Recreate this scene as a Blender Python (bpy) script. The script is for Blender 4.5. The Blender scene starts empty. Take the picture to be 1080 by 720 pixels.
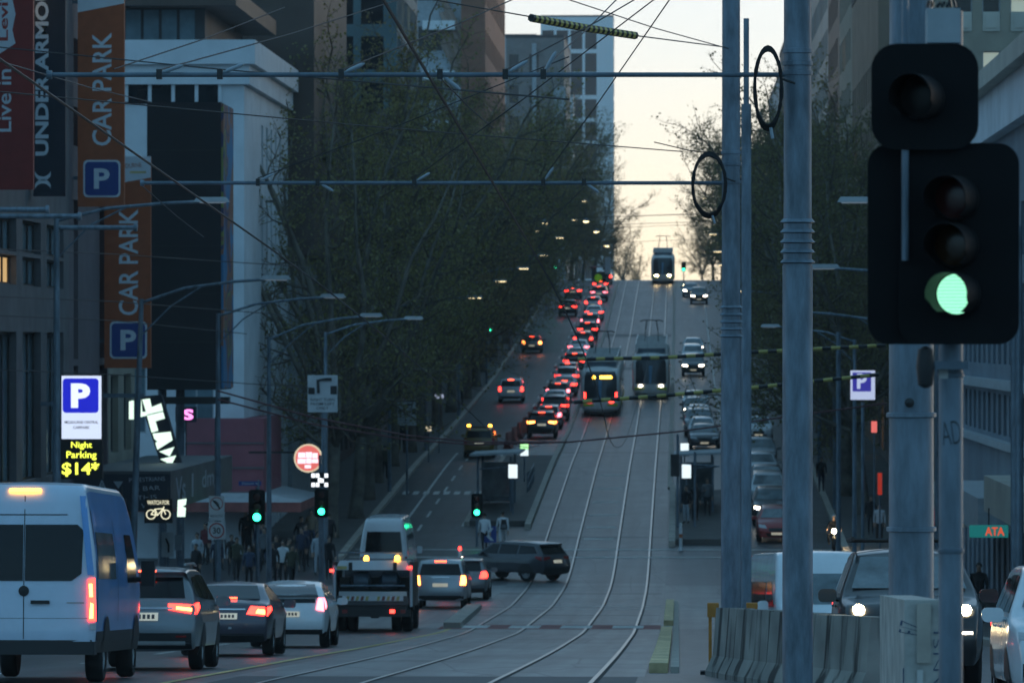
import bpy, bmesh, math, random
import numpy as np
from mathutils import Vector, Matrix, Euler
random.seed(7)
R = math.radians
scene = bpy.context.scene
COL = scene.collection

# ------------------------------------------------------------------ camera, sky, sun, exposure
CAMZ = 12.0                       # eye height in the scene's own datum
YAW = math.atan2(175.0, 5500.0)   # the street runs to the right of the picture's middle
cam_d = bpy.data.cameras.new('camera'); cam = bpy.data.objects.new('camera', cam_d); COL.objects.link(cam)
cam.location = (0, 0, CAMZ); cam.rotation_euler = (R(90), 0, YAW)
cam_d.sensor_width = 22.3; cam_d.lens = 22.3*5500/1080.0
cam_d.clip_start = 0.5; cam_d.clip_end = 9000
cam_d.dof.use_dof = True; cam_d.dof.focus_distance = 52.0; cam_d.dof.aperture_fstop = 4.9
scene.camera = cam

SUN_EL, SUN_ROT = R(7.0), R(36.0)
world = bpy.data.worlds.new('World'); scene.world = world; world.use_nodes = True
nt = world.node_tree; nt.nodes.clear()
sky = nt.nodes.new('ShaderNodeTexSky'); sky.sky_type = 'NISHITA'; sky.sun_disc = False
sky.sun_elevation = SUN_EL; sky.sun_rotation = SUN_ROT
sky.air_density = 1.0; sky.dust_density = 1.0; sky.ozone_density = 4.0; sky.altitude = 50
# a thin veil of dusk cloud over the clear sky, warm towards the horizon and blue overhead
tcw = nt.nodes.new('ShaderNodeTexCoord'); sep3 = nt.nodes.new('ShaderNodeSeparateXYZ'); nt.links.new(tcw.outputs['Generated'], sep3.inputs[0])
nzw = nt.nodes.new('ShaderNodeTexNoise'); nzw.inputs['Scale'].default_value = 9.0; nzw.inputs['Detail'].default_value = 4
mpw = nt.nodes.new('ShaderNodeMapping'); mpw.inputs['Scale'].default_value = (1, 1, 5); nt.links.new(tcw.outputs['Generated'], mpw.inputs[0]); nt.links.new(mpw.outputs[0], nzw.inputs['Vector'])
mad = nt.nodes.new('ShaderNodeMath'); mad.operation = 'MULTIPLY_ADD'; mad.inputs[1].default_value = .035; nt.links.new(nzw.outputs[0], mad.inputs[0]); nt.links.new(sep3.outputs['Z'], mad.inputs[2])
def ramp(stops):
    v = nt.nodes.new('ShaderNodeValToRGB'); nt.links.new(mad.outputs[0], v.inputs[0]); el = v.color_ramp.elements
    el[0].position, el[0].color = stops[0][0], (*stops[0][1], 1); el[1].position, el[1].color = stops[-1][0], (*stops[-1][1], 1)
    for q, c in stops[1:-1]: e = el.new(q); e.color = (*c, 1)
    return v
west = ramp([(.03,(5.5,4.7,3.6)),(.08,(4.2,4.1,4.15)),(.22,(1.6,2.3,2.85)),(.55,(.74,1.62,2.3))])
east = ramp([(.03,(.85,1.6,2.3)),(.2,(.78,1.75,2.5)),(.55,(.74,1.62,2.3))])
azi = nt.nodes.new('ShaderNodeMapRange'); azi.interpolation_type = 'SMOOTHSTEP'; azi.inputs['From Min'].default_value = -.1; azi.inputs['From Max'].default_value = .9; nt.links.new(sep3.outputs['Y'], azi.inputs[0])
veil = nt.nodes.new('ShaderNodeMix'); veil.data_type = 'RGBA'; nt.links.new(azi.outputs[0], veil.inputs[0]); nt.links.new(east.outputs[0], veil.inputs[6]); nt.links.new(west.outputs[0], veil.inputs[7])
mixw = nt.nodes.new('ShaderNodeMix'); mixw.data_type = 'RGBA'; mixw.inputs[0].default_value = .72
nt.links.new(sky.outputs[0], mixw.inputs[6]); nt.links.new(veil.outputs[2], mixw.inputs[7])
bg = nt.nodes.new('ShaderNodeBackground'); bg.inputs['Strength'].default_value = 0.10
wo = nt.nodes.new('ShaderNodeOutputWorld')
nt.links.new(mixw.outputs[2], bg.inputs[0]); nt.links.new(bg.outputs[0], wo.inputs[0])
sl = bpy.data.lights.new('sun', 'SUN'); sl.energy = 0.10; sl.angle = R(14); sl.color = (1, .82, .62)
so = bpy.data.objects.new('sun', sl); COL.objects.link(so)
so.rotation_euler = Vector((math.sin(SUN_ROT)*math.cos(SUN_EL), math.cos(SUN_ROT)*math.cos(SUN_EL), math.sin(SUN_EL))).to_track_quat('Z', 'Y').to_euler()
so.location = (0, 300, 80)
vs = scene.view_settings
vs.view_transform = 'Standard'; vs.look = 'None'; vs.gamma = 1.0; vs.use_curve_mapping = False; vs.exposure = 1.45
cy = scene.cycles
cy.use_denoising = True; cy.max_bounces = 5; cy.diffuse_bounces = 2; cy.glossy_bounces = 3; cy.transmission_bounces = 3; cy.volume_bounces = 1
cy.use_adaptive_sampling = True; cy.adaptive_threshold = .018; cy.sample_clamp_indirect = 4.0

# ------------------------------------------------------------------ places
FX = 5500.0
def W(px, py, Y):
    """a point of the place seen at photo pixel (px, py), at distance Y along the street"""
    u = (px-540)/FX; v = (360-py)/FX
    d = Vector((-math.sin(YAW)+math.cos(YAW)*u, math.cos(YAW)+math.sin(YAW)*u, v))
    t = Y/d.y
    return Vector((d.x*t, Y, CAMZ+d.z*t))
_kn = [(-60,.6),(0,-1.7),(25,-2.75),(72,-4.74),(83,-5.27),(102,-6.17),(115,-6.77),(145,-8.1),(183,-9.3),(204,-9.62),(215,-9.5),(232,-8.8),(286,-6.8),
       (325,-5.75),(347,-5.0),(400,-3.2),(491,.9),(582,6.1),(600,6.95),(625,7.35),(660,7.5),(720,6.9),(900,1.0),(1500,-8),(9000,-8)]
_gy = np.arange(-60, 9000, 1.0)
_gz = np.interp(_gy, [k[0] for k in _kn], [k[1] for k in _kn])
_ker = np.hanning(19); _ker /= _ker.sum()
_gs = np.convolve(np.pad(_gz, 9, mode='edge'), _ker, mode='valid')
def G(Y): return float(np.interp(Y, _gy, _gs)) + CAMZ
def slope(Y): return (G(Y+2)-G(Y-2))/4.0
XL, XR = -14.2, 7.1          # kerbs
BL, BR = -18.5, 11.5         # building lines
def Sc(Y): return FX/Y

# ------------------------------------------------------------------ materials
MATS = {}
def M(name, col=(.5,.5,.5), rough=.6, metal=0.0, var=.18, scale=3.0, emit=None, es=1.0, bump=0.0, coat=0.0, spec=.5, stretch=None, dark=None):
    if name in MATS: return MATS[name]
    m = bpy.data.materials.new(name); m.use_nodes = True; MATS[name] = m
    t = m.node_tree; b = t.nodes['Principled BSDF']
    c = (*col, 1) if len(col) == 3 else col
    b.inputs['Roughness'].default_value = rough; b.inputs['Metallic'].default_value = metal
    b.inputs['Coat Weight'].default_value = coat; b.inputs['Coat Roughness'].default_value = .06
    b.inputs['Specular IOR Level'].default_value = spec
    if var > 0:
        tc = t.nodes.new('ShaderNodeTexCoord'); no = t.nodes.new('ShaderNodeTexNoise')
        no.inputs['Scale'].default_value = scale; no.inputs['Detail'].default_value = 5; no.inputs['Roughness'].default_value = .62
        src = tc.outputs['Object']
        if stretch:
            mp = t.nodes.new('ShaderNodeMapping'); mp.inputs['Scale'].default_value = stretch
            t.links.new(src, mp.inputs[0]); src = mp.outputs[0]
        t.links.new(src, no.inputs['Vector'])
        cr = t.nodes.new('ShaderNodeValToRGB')
        lo = tuple(max(0, x*(1-var*1.6)) for x in c[:3]) if dark is None else dark
        hi = tuple(min(1, x*(1+var)) for x in c[:3])
        cr.color_ramp.elements[0].position = .3; cr.color_ramp.elements[1].position = .7
        cr.color_ramp.elements[0].color = (*lo, 1); cr.color_ramp.elements[1].color = (*hi, 1)
        t.links.new(no.outputs[0], cr.inputs[0]); t.links.new(cr.outputs[0], b.inputs['Base Color'])
        if bump:
            bp = t.nodes.new('ShaderNodeBump'); bp.inputs['Strength'].default_value = bump; bp.inputs['Distance'].default_value = .02
            t.links.new(no.outputs[0], bp.inputs['Height']); t.links.new(bp.outputs[0], b.inputs['Normal'])
    else:
        b.inputs['Base Color'].default_value = c
    if emit is not None:
        b.inputs['Emission Color'].default_value = (*emit, 1); b.inputs['Emission Strength'].default_value = es
    return m
def E(name, col, es): return M(name, tuple(x*.5 for x in col), .4, var=0, emit=col, es=es)

M('asphalt', (.058,.061,.064), .62, var=.22, scale=.45, bump=.06)
M('trackbed', (.09,.092,.093), .5, var=.25, scale=.3, bump=.05)
M('junction', (.15,.155,.155), .55, var=.22, scale=.25)
for nm in ('asphalt','trackbed','junction'):
    t = MATS[nm].node_tree; b = t.nodes['Principled BSDF']; src = b.inputs['Base Color'].links[0].from_socket
    tc = t.nodes.new('ShaderNodeTexCoord'); mp = t.nodes.new('ShaderNodeMapping'); mp.inputs['Scale'].default_value = (1.6,.025,1); t.links.new(tc.outputs['Object'], mp.inputs[0])
    n1 = t.nodes.new('ShaderNodeTexNoise'); n1.inputs['Scale'].default_value = 1.0; n1.inputs['Detail'].default_value = 6; t.links.new(mp.outputs[0], n1.inputs['Vector'])
    r1 = t.nodes.new('ShaderNodeMapRange'); r1.inputs['From Min'].default_value = .3; r1.inputs['From Max'].default_value = .7; r1.inputs['To Min'].default_value = .55; r1.inputs['To Max'].default_value = 1.35; t.links.new(n1.outputs[0], r1.inputs[0])
    mp2 = t.nodes.new('ShaderNodeMapping'); mp2.inputs['Scale'].default_value = (.5,.09,1); t.links.new(tc.outputs['Object'], mp2.inputs[0])
    vo = t.nodes.new('ShaderNodeTexVoronoi'); vo.feature = 'DISTANCE_TO_EDGE'; vo.inputs['Scale'].default_value = 1.0; t.links.new(mp2.outputs[0], vo.inputs['Vector'])
    r2 = t.nodes.new('ShaderNodeMapRange'); r2.inputs['From Min'].default_value = .004; r2.inputs['From Max'].default_value = .02; r2.inputs['To Min'].default_value = .55; t.links.new(vo.outputs['Distance'], r2.inputs[0])
    mu = t.nodes.new('ShaderNodeMath'); mu.operation = 'MULTIPLY'; t.links.new(r1.outputs[0], mu.inputs[0]); t.links.new(r2.outputs[0], mu.inputs[1])
    mx = t.nodes.new('ShaderNodeMix'); mx.data_type = 'RGBA'; mx.blend_type = 'MULTIPLY'; mx.inputs[0].default_value = 1; t.links.new(src, mx.inputs[6]); t.links.new(mu.outputs[0], mx.inputs[7]); t.links.new(mx.outputs[2], b.inputs['Base Color'])
    b.inputs['Roughness'].default_value = .46
M('footpath', (.085,.083,.08), .75, var=.15, scale=.8)
M('kerbstone', (.42,.38,.33), .75, var=.2, scale=1.5)
M('rail', (.45,.42,.39), .32, metal=.8, var=.1)
M('groove', (.02,.02,.02), .8, var=0)
M('whitepaint', (.62,.62,.6), .7, var=.25, scale=2)
M('yellowpaint', (.62,.5,.2), .7, var=.25, scale=2)
M('redpaint', (.3,.1,.09), .75, var=.25, scale=2)
M('creamwarmlit', (.74,.56,.3), .75, var=.3, scale=1.2)  # cream kerb tone with the warm sky light put into its colour
M('galv', (.17,.22,.27), .5, metal=.25, var=.32, scale=6, stretch=(1,1,.25), bump=.05)
M('galvdark', (.12,.16,.2), .5, metal=.25, var=.2, scale=3)
M('blackmetal', (.018,.019,.02), .45, var=.2, scale=4)
M('blackplastic', (.015,.016,.018), .5, var=.1, scale=4)
M('wire', (.03,.032,.036), .6, metal=.3, var=0)
M('redwire', (.16,.055,.06), .6, var=.1)
M('ceramic', (.3,.35,.4), .3, var=.1)
M('concrete', (.3,.3,.28), .85, var=0)
def concrete_stains():
    m = MATS['concrete']; t = m.node_tree; b = t.nodes['Principled BSDF']; tc = t.nodes.new('ShaderNodeTexCoord')
    def nz(sc, det, lo, hi, a, c):
        mp = t.nodes.new('ShaderNodeMapping'); mp.inputs['Scale'].default_value = sc; t.links.new(tc.outputs['Object'], mp.inputs[0])
        n = t.nodes.new('ShaderNodeTexNoise'); n.inputs['Scale'].default_value = 1; n.inputs['Detail'].default_value = det; t.links.new(mp.outputs[0], n.inputs['Vector'])
        r = t.nodes.new('ShaderNodeMapRange'); r.inputs['From Min'].default_value = lo; r.inputs['From Max'].default_value = hi; r.inputs['To Min'].default_value = a; r.inputs['To Max'].default_value = c; t.links.new(n.outputs[0], r.inputs[0]); return r
    r1 = nz((4,2.2,.28), 3, .36, .46, .16, 1.0); r2 = nz((.9,.6,1.4), 6, .3, .7, .6, 1.25)
    mu = t.nodes.new('ShaderNodeMath'); mu.operation = 'MULTIPLY'; t.links.new(r1.outputs[0], mu.inputs[0]); t.links.new(r2.outputs[0], mu.inputs[1])
    mx = t.nodes.new('ShaderNodeMix'); mx.data_type = 'RGBA'; mx.blend_type = 'MULTIPLY'; mx.inputs[0].default_value = 1; mx.inputs[6].default_value = (.30,.29,.26,1); t.links.new(mu.outputs[0], mx.inputs[7]); t.links.new(mx.outputs[2], b.inputs['Base Color'])
concrete_stains()
M('concretew', (.45,.44,.41), .85, var=.25, scale=4)
M('rubber', (.012,.012,.013), .85, var=0)
M('alloy', (.35,.36,.37), .35, metal=.8, var=.1)
M('chrome', (.7,.7,.7), .15, metal=1, var=0)
M('glass', (.006,.008,.01), .06, var=0, spec=.32)
M('glasslight', (.12,.16,.18), .08, var=.3, scale=2, spec=.8)
M('winglass', (.016,.024,.03), .12, var=.5, scale=.5, spec=.45)
M('winblue', (.16,.24,.28), .15, var=.35, scale=.4, spec=.7)
E('tail', (1,.03,.02), 3.5); E('tailhot', (1,.22,.04), 6.0); E('brake', (1,.06,.02), 4.0); E('tailpink', (1,.16,.2), 2.2)
E('amber', (1,.38,.03), 5.0); E('head', (1,.75,.4), 60.0); E('headsoft', (1,.86,.66), 6.0); E('green', (.02,1,.42), 4.5); E('greencore', (.34,1,.62), .5)
M('taildim', (.28,.015,.015), .25, var=0); M('plate', (.75,.72,.6), .5, var=.1, emit=(1,.9,.65), es=.10); M('platedark', (.05,.05,.06), .5, var=0)
M('headoff', (.5,.52,.55), .15, var=.1)

# ------------------------------------------------------------------ object helpers
def link(o, parent=None):
    COL.objects.link(o)
    if parent is not None: o.parent = parent
    return o
def tag(o, label=None, cat=None, group=None, kind=None):
    if label: o['label'] = label
    if cat: o['category'] = cat
    if group: o['group'] = group
    if kind: o['kind'] = kind
    return o
def thing(name, label, cat, loc=(0,0,0), rz=0.0, rx=0.0, group=None):
    o = bpy.data.objects.new(name, None); o.empty_display_size = .2
    link(o); o.location = loc; o.rotation_euler = (rx, 0, rz)
    return tag(o, label, cat, group)
class MB:
    def __init__(s): s.v = []; s.f = []
    def add(s, vs_, fs_):
        k = len(s.v); s.v += [tuple(x) for x in vs_]; s.f += [tuple(i+k for i in f) for f in fs_]; return s
    def box(s, x0, x1, y0, y1, z0, z1, top=None):
        """axis box; top=(dx,dy) shrinks the top face"""
        a, b = top or (0, 0)
        return s.add([(x0,y0,z0),(x1,y0,z0),(x1,y1,z0),(x0,y1,z0),(x0+a,y0+b,z1),(x1-a,y0+b,z1),(x1-a,y1-b,z1),(x0+a,y1-b,z1)],
                     [(0,3,2,1),(4,5,6,7),(0,1,5,4),(1,2,6,5),(2,3,7,6),(3,0,4,7)])
    def quad(s, a, b, c, d): return s.add([a,b,c,d], [(0,1,2,3)])
    def tube(s, pts, r, n=8, cap=True):
        pts = [Vector(p) for p in pts]; rs = r if isinstance(r, (list, tuple)) else [r]*len(pts)
        k = len(s.v); ref = None
        for i, p in enumerate(pts):
            d = (pts[min(i+1, len(pts)-1)]-pts[max(i-1, 0)]).normalized()
            if ref is None:
                ref = Vector((0,0,1)) if abs(d.z) < .9 else Vector((1,0,0))
            a = d.cross(ref).normalized(); b = a.cross(d).normalized(); ref = b
            for j in range(n):
                q = 2*math.pi*j/n
                s.v.append(tuple(p + (a*math.cos(q)+b*math.sin(q))*rs[i]))
        for i in range(len(pts)-1):
            for j in range(n):
                j2 = (j+1) % n
                s.f.append((k+i*n+j, k+i*n+j2, k+(i+1)*n+j2, k+(i+1)*n+j))
        if cap:
            s.f.append(tuple(k+j for j in range(n))[::-1]); s.f.append(tuple(k+(len(pts)-1)*n+j for j in range(n)))
        return s
    def lathe(s, prof, n=16, axis='Z', o=(0,0,0)):
        """prof: (radius, along)"""
        k = len(s.v)
        for (r, h) in prof:
            for j in range(n):
                q = 2*math.pi*j/n; c, d = r*math.cos(q), r*math.sin(q)
                p = (c, d, h) if axis == 'Z' else ((h, c, d) if axis == 'X' else (c, h, d))
                s.v.append((p[0]+o[0], p[1]+o[1], p[2]+o[2]))
        for i in range(len(prof)-1):
            for j in range(n):
                j2 = (j+1) % n; s.f.append((k+i*n+j, k+i*n+j2, k+(i+1)*n+j2, k+(i+1)*n+j))
        s.f.append(tuple(k+j for j in range(n))); s.f.append(tuple(k+(len(prof)-1)*n+j for j in range(n)))
        return s
    def ring(s, ro, ri, y0, y1, o=(0,0), n=24):
        k = len(s.v)
        for j in range(n):
            q = 2*math.pi*j/n; c, d = math.cos(q), math.sin(q)
            for (r, y) in ((ro,y0),(ri,y0),(ri,y1),(ro,y1)): s.v.append((o[0]+r*c, y, o[1]+r*d))
        for j in range(n):
            a, b = k+4*j, k+4*((j+1) % n)
            for (m, t) in ((0,1),(1,2),(2,3),(3,0)): s.f.append((a+m, a+t, b+t, b+m))
        return s
    def prism(s, poly, y0, y1):
        """polygon (x,z) given thickness in y"""
        n = len(poly); k = len(s.v)
        s.v += [(p[0], y0, p[1]) for p in poly] + [(p[0], y1, p[1]) for p in poly]
        s.f.append(tuple(k+i for i in range(n))); s.f.append(tuple(k+n+i for i in range(n))[::-1])
        for i in range(n):
            j = (i+1) % n; s.f.append((k+i, k+n+i, k+n+j, k+j))
        return s
    def mesh(s, name, mat=None, smooth=False, ang=35):
        me = bpy.data.meshes.new(name); me.from_pydata(s.v, [], s.f); me.update()
        bm = bmesh.new(); bm.from_mesh(me); bmesh.ops.recalc_face_normals(bm, faces=bm.faces); bm.to_mesh(me); bm.free()
        if smooth:
            me.shade_smooth(); me.set_sharp_from_angle(angle=R(ang))
        if mat: me.materials.append(MATS[mat] if isinstance(mat, str) else mat)
        return me
    def build(s, name, mat, parent=None, smooth=False, loc=None, ang=35):
        o = bpy.data.objects.new(name, s.mesh(name, mat, smooth, ang)); link(o, parent)
        if loc is not None: o.location = loc
        return o
def inst(name, me, parent=None, loc=None, rot=None):
    o = bpy.data.objects.new(name, me); link(o, parent)
    if loc is not None: o.location = loc
    if rot is not None: o.rotation_euler = rot
    return o
def copy_tree(o, parent=None, override=None):
    c = o.copy(); COL.objects.link(c); c.parent = parent
    if override and c.type == 'MESH' and len(c.data.materials):
        m0 = c.data.materials[0].name
        if m0 in override:
            c.material_slots[0].link = 'OBJECT'; c.material_slots[0].material = MATS[override[m0]]
    for ch in list(o.children): copy_tree(ch, c, override)
    return c
def rounded(w, h, r, n=5, cx=0, cz=0):
    p = []
    for (sx, sz, a0) in ((1,-1,-90),(1,1,0),(-1,1,90),(-1,-1,180)):
        for i in range(n+1):
            a = R(a0+90*i/n); p.append((cx+sx*(w/2-r)+r*math.cos(a), cz+sz*(h/2-r)+r*math.sin(a)))
    return p
def circle(r, n=20, cx=0, cz=0): return [(cx+r*math.cos(2*math.pi*i/n), cz+r*math.sin(2*math.pi*i/n)) for i in range(n)]
_tc = {}
def text(parent, s, cx, y, cz, w, h, mat, roll=0.0, bold=.02, name='lettering', axis='-Y', keep=False):
    """lettering fitted into a w by h box (before rolling), centred at (cx, y, cz), facing -Y (or +X / -X)"""
    key = (s, bold)
    if key not in _tc:
        cu = bpy.data.curves.new('lettering', 'FONT'); cu.body = s; cu.size = 1; cu.offset = bold; cu.align_x = 'CENTER'; cu.resolution_u = 3
        ob = bpy.data.objects.new('lettering', cu); me0 = bpy.data.meshes.new_from_object(ob)
        vv = np.array([v.co[:2] for v in me0.vertices]); ff = [tuple(p.vertices) for p in me0.polygons]
        bpy.data.objects.remove(ob); bpy.data.curves.remove(cu); bpy.data.meshes.remove(me0)
        mn, mx = vv.min(0), vv.max(0)
        _tc[key] = ((vv-(mn+mx)/2)/(mx-mn), ff, (mx-mn))
    vv, ff, ext = _tc[key]
    if keep:
        k = min(w/ext[0], h/ext[1]); w, h = ext[0]*k, ext[1]*k
    c, d = math.cos(R(roll)), math.sin(R(roll)); mb = MB()
    pts = []
    for a, b in vv:
        a, b = a*w, b*h; x, z = a*c-b*d, a*d+b*c
        if axis == '-Y': pts.append((cx+x, y, cz+z))
        elif axis == '+X': pts.append((cx, y+x, cz+z))
        else: pts.append((cx, y-x, cz+z))
    mb.add(pts, ff)
    me = bpy.data.meshes.new(name); me.from_pydata(mb.v, [], mb.f); me.materials.append(MATS[mat])
    return inst(name, me, parent)
ORD = ['first','second','third','fourth','fifth','sixth','seventh','eighth','ninth','tenth','eleventh','twelfth','thirteenth','fourteenth','fifteenth','sixteenth','seventeenth','eighteenth','nineteenth','twentieth']
# ------------------------------------------------------------------ the setting
def ys(y0, y1, step):
    n = max(1, int(math.ceil((y1-y0)/step))); return [y0+(y1-y0)*i/n for i in range(n+1)]
def strip(mb, x0, x1, y0, y1, dz, step=3.0, x0b=None, x1b=None):
    Y = ys(y0, y1, step); k = len(mb.v)
    for y in Y:
        t = (y-y0)/(y1-y0)
        a = x0 if x0b is None else x0+(x0b-x0)*t; b = x1 if x1b is None else x1+(x1b-x1)*t
        mb.v += [(a, y, G(y)+dz), (b, y, G(y)+dz)]
    for i in range(len(Y)-1):
        mb.f.append((k+2*i, k+2*i+1, k+2*i+3, k+2*i+2))
    return mb
def raised(mb, x0, x1, y0, y1, h, step=4.0, x0b=None, x1b=None, base=-.3):
    """a kerbed slab that follows the hill"""
    Y = ys(y0, y1, step); k = len(mb.v)
    for y in Y:
        t = (y-y0)/(y1-y0)
        a = x0 if x0b is None else x0+(x0b-x0)*t; b = x1 if x1b is None else x1+(x1b-x1)*t
        z = G(y); mb.v += [(a,y,z+base),(b,y,z+base),(b,y,z+h),(a,y,z+h)]
    for i in range(len(Y)-1):
        q = k+4*i
        for (m, n) in ((0,1),(1,2),(2,3),(3,0)): mb.f.append((q+m, q+n, q+4+n, q+4+m))
    mb.f.append((k,k+1,k+2,k+3)); q = k+4*(len(Y)-1); mb.f.append((q+3,q+2,q+1,q))
    return mb
def S(name, mb, mat, parent=None):
    o = mb.build(name, mat, parent)
    if parent is None: o['kind'] = 'structure'
    return o
gm = MB(); YY = [-60]+ys(0, 700, 5)+[760,850,900,1200,1650]; XX = [-600,-300,-60,-25,0,25,60,300,600]
for y in YY:
    for x in XX: gm.v.append((x, y, G(y)-.03))
for i in range(len(YY)-1):
    for j in range(len(XX)-1):
        q = i*len(XX)+j; gm.f.append((q, q+1, q+len(XX)+1, q+len(XX)))
S('ground', gm, 'asphalt')
road = S('road', strip(MB(), XL, XR, -20, 900, 0, 3), 'asphalt')
cs = S('cross_street', strip(strip(MB(), -150, XL, 184, 221, -.004, 3), XR, 150, 184, 221, -.004, 3), 'asphalt')
S('junction_paving', strip(strip(MB(), XL, -6.76, 150, 205, .004, 3), -.49, XR, 150, 205, .004, 3), 'junction')
tb = S('tram_trackbed', strip(MB(), -6.75, -.5, -20, 900, .008, 3), 'trackbed')
for x in (-5.87, -4.43, -2.64, -1.23):
    r = strip(MB(), x-.034, x+.034, -15, 890, .016, 3).build('rail', 'rail', tb)
    strip(MB(), x+.035, x+.10, -15, 890, .014, 3).build('groove', 'groove', tb)
strip(MB(), -6.74, -.51, 79, 207, .0092, 3).build('paved_section', 'junction', tb)
left_path = S('footpath_left', raised(raised(MB(), -19.0, XL-.3, -20, 184, .15), -19.0, XL-.3, 221, 880, .15), 'footpath')
raised(raised(MB(), XL-.3, XL, -20, 184, .15), XL-.3, XL, 221, 880, .15).build('kerb', 'kerbstone', left_path)
right_path = S('footpath_right', raised(raised(MB(), XR+.3, 12.0, -20, 190, .15), XR+.3, 12.0, 222, 880, .15), 'footpath')
raised(raised(MB(), XR, XR+.3, -20, 190, .15), XR, XR+.3, 222, 880, .15).build('kerb', 'kerbstone', right_path)
# tram stop islands (raised platforms)
pl = S('tram_platform_left', raised(MB(), -9.6, -7.0, 240, 292, .26), 'footpath')
raised(MB(), -7.0, -6.72, 238, 315, .26).build('platform_edge', 'kerbstone', pl)
raised(MB(), -9.85, -9.6, 240, 292, .22).build('kerb', 'kerbstone', pl)
pr = S('tram_platform_right', raised(MB(), -.12, 2.3, 229, 262, .26), 'footpath')
raised(MB(), -.4, -.12, 228, 266, .27).build('platform_edge', 'kerbstone', pr)
# concrete separator strips between tram lane and cars
def sep(name, x0, x1, y0, y1, h, mat='kerbstone', x0b=None, x1b=None): return S(name, raised(MB(), x0, x1, y0, y1, h, 3, x0b, x1b), mat)
sep('separator_kerb', -.46, -.16, 83, 146, .16, 'creamwarmlit')
sep('separator_kerb_far', -.42, -.14, 154, 186, .16, 'creamwarmlit')
sep('separator_kerb_side', -.12, .02, 83, 186, .10, 'kerbstone')
sep('island_nose', -6.75, -6.25, 150, 178, .18, 'kerbstone', -7.2, -6.7)
sep('lane_divider_hill', -.52, -.28, 266, 590, .12, 'kerbstone')
sep('lane_divider_left', -6.98, -6.74, 316, 590, .12, 'kerbstone')
# painted markings
def mark(name, x0, x1, y0, y1, mat='whitepaint', dz=.006, parent=road, x0b=None, x1b=None): return strip(MB(), x0, x1, y0, y1, dz, 3, x0b, x1b).build(name, mat, parent)
mark('yellow_line', -7.25, -7.12, 20, 100, 'yellowpaint', .012)
mark('yellow_line', -7.25, -7.12, 100, 150, 'yellowpaint', .012, road, -6.6, -6.45)
mark('crossing_band', -6.9, -.5, 149, 154.5, 'redpaint', .013, tb)
for i in range(4): mark('crossing_stripe', -6.4+1.5*i, -5.5+1.5*i, 150, 153.5, 'whitepaint', .017, tb)
for i, y in enumerate((232, 239, 247, 256, 266, 277)): mark('track_bar', -4.2, -2.85, y, y+.7, 'whitepaint', .013, tb)
for y in (222, 226): mark('crossing_line', -14.0, 6.9, y, y+.35, 'whitepaint', .020, road)
for y in (178, 182.2): mark('crossing_line', -14.0, 6.9, y, y+.3, 'whitepaint', .020, road)
for k in range(22): mark('lane_dash', -10.1, -9.98, 296+k*13, 300.5+k*13)
for k in range(9): mark('lane_dash', -11.9, -11.78, 228+k*9, 232+k*9)
mark('edge_line', -12.75, -12.63, 228, 300); mark('edge_line', 2.75, 2.87, 266, 560); mark('edge_line', -9.98, -9.86, 240, 296)
for k in range(8): mark('hatch_stripe', -9.5, -7.15, 296+k*2.6, 297.1+k*2.6, 'whitepaint', .006, road)
for k in range(9): mark('zebra_stripe', -13.9+k*.52, -13.6+k*.52, 262, 264.4)
for k in range(14): mark('lane_dash', 2.9, 3.02, 60+k*9, 64+k*9)
for k in range(8): mark('lane_dash', -10.6, -10.48, 40+k*13, 44+k*13)
# patched seams of tar across and along the trackbed
M('tarseam', (.03,.031,.033), .5, var=.2); M('patch', (.085,.088,.09), .6, var=.25, scale=.8); M('patchdark', (.045,.048,.052), .6, var=.25, scale=.8)
for (x0, x1, y0, y1, mt) in ((-6.6,-.6,64,78.5,'patchdark'),(-6.7,-.6,168,169,'tarseam'),(-6.7,-.6,196,197,'tarseam'),
                          (-6.7,-.6,233,233.6,'tarseam'),(-6.7,-.6,300,301,'tarseam'),(-6.7,-.6,420,424,'patch'),(-6.7,-.6,480,486,'patch')):
    mark('road_patch', x0, x1, y0, y1, mt, .0105, tb)

# ------------------------------------------------------------------ buildings
M('leftstone', (.13,.125,.13), .8, var=.2, scale=.8); M('stonegrey', (.24,.22,.21), .8, var=.15, scale=.8); M('stonepurple', (.14,.115,.125), .8, var=.12, scale=.6)
M('whitewall', (.66,.71,.76), .75, var=.1, scale=.5); M('beige', (.33,.3,.24), .8, var=.12, scale=.7); M('pink', (.27,.085,.11), .7, var=.12, scale=.6)
M('brownclad', (.085,.06,.05), .6, var=.15, scale=.5); M('bronze', (.36,.26,.21), .6, var=.15, scale=.2); M('palegrey', (.4,.44,.47), .75, var=.12)
M('bluegrey', (.2,.25,.3), .7, var=.15, scale=.4); M('darkgrey', (.06,.065,.07), .7, var=.2, scale=.5); M('tan', (.3,.22,.16), .8, var=.15, scale=.4)
M('brick', (.32,.15,.1), .85, var=.15, scale=.5); M('cream', (.5,.48,.42), .8, var=.12, scale=.4); M('teal', (.12,.2,.22), .5, var=.2, scale=.2)
M('roofdark', (.05,.05,.055), .8, var=.2); M('towerwhite', (.84,.88,.9), .6, var=.05); M('towerglass', (.26,.34,.42), .25, var=.3, scale=.1)
E('litwarm', (1,.62,.25), .22); E('litpale', (.75,.85,.7), .12); E('litamber', (.8,.4,.08), .16); E('litwhite', (.95,1,.9), 1.4)
M('core', (.02,.022,.025), .8, var=0); M('shopdark', (.02,.023,.026), .3, var=.3, scale=.6)
_rng = random.Random(11)
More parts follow.
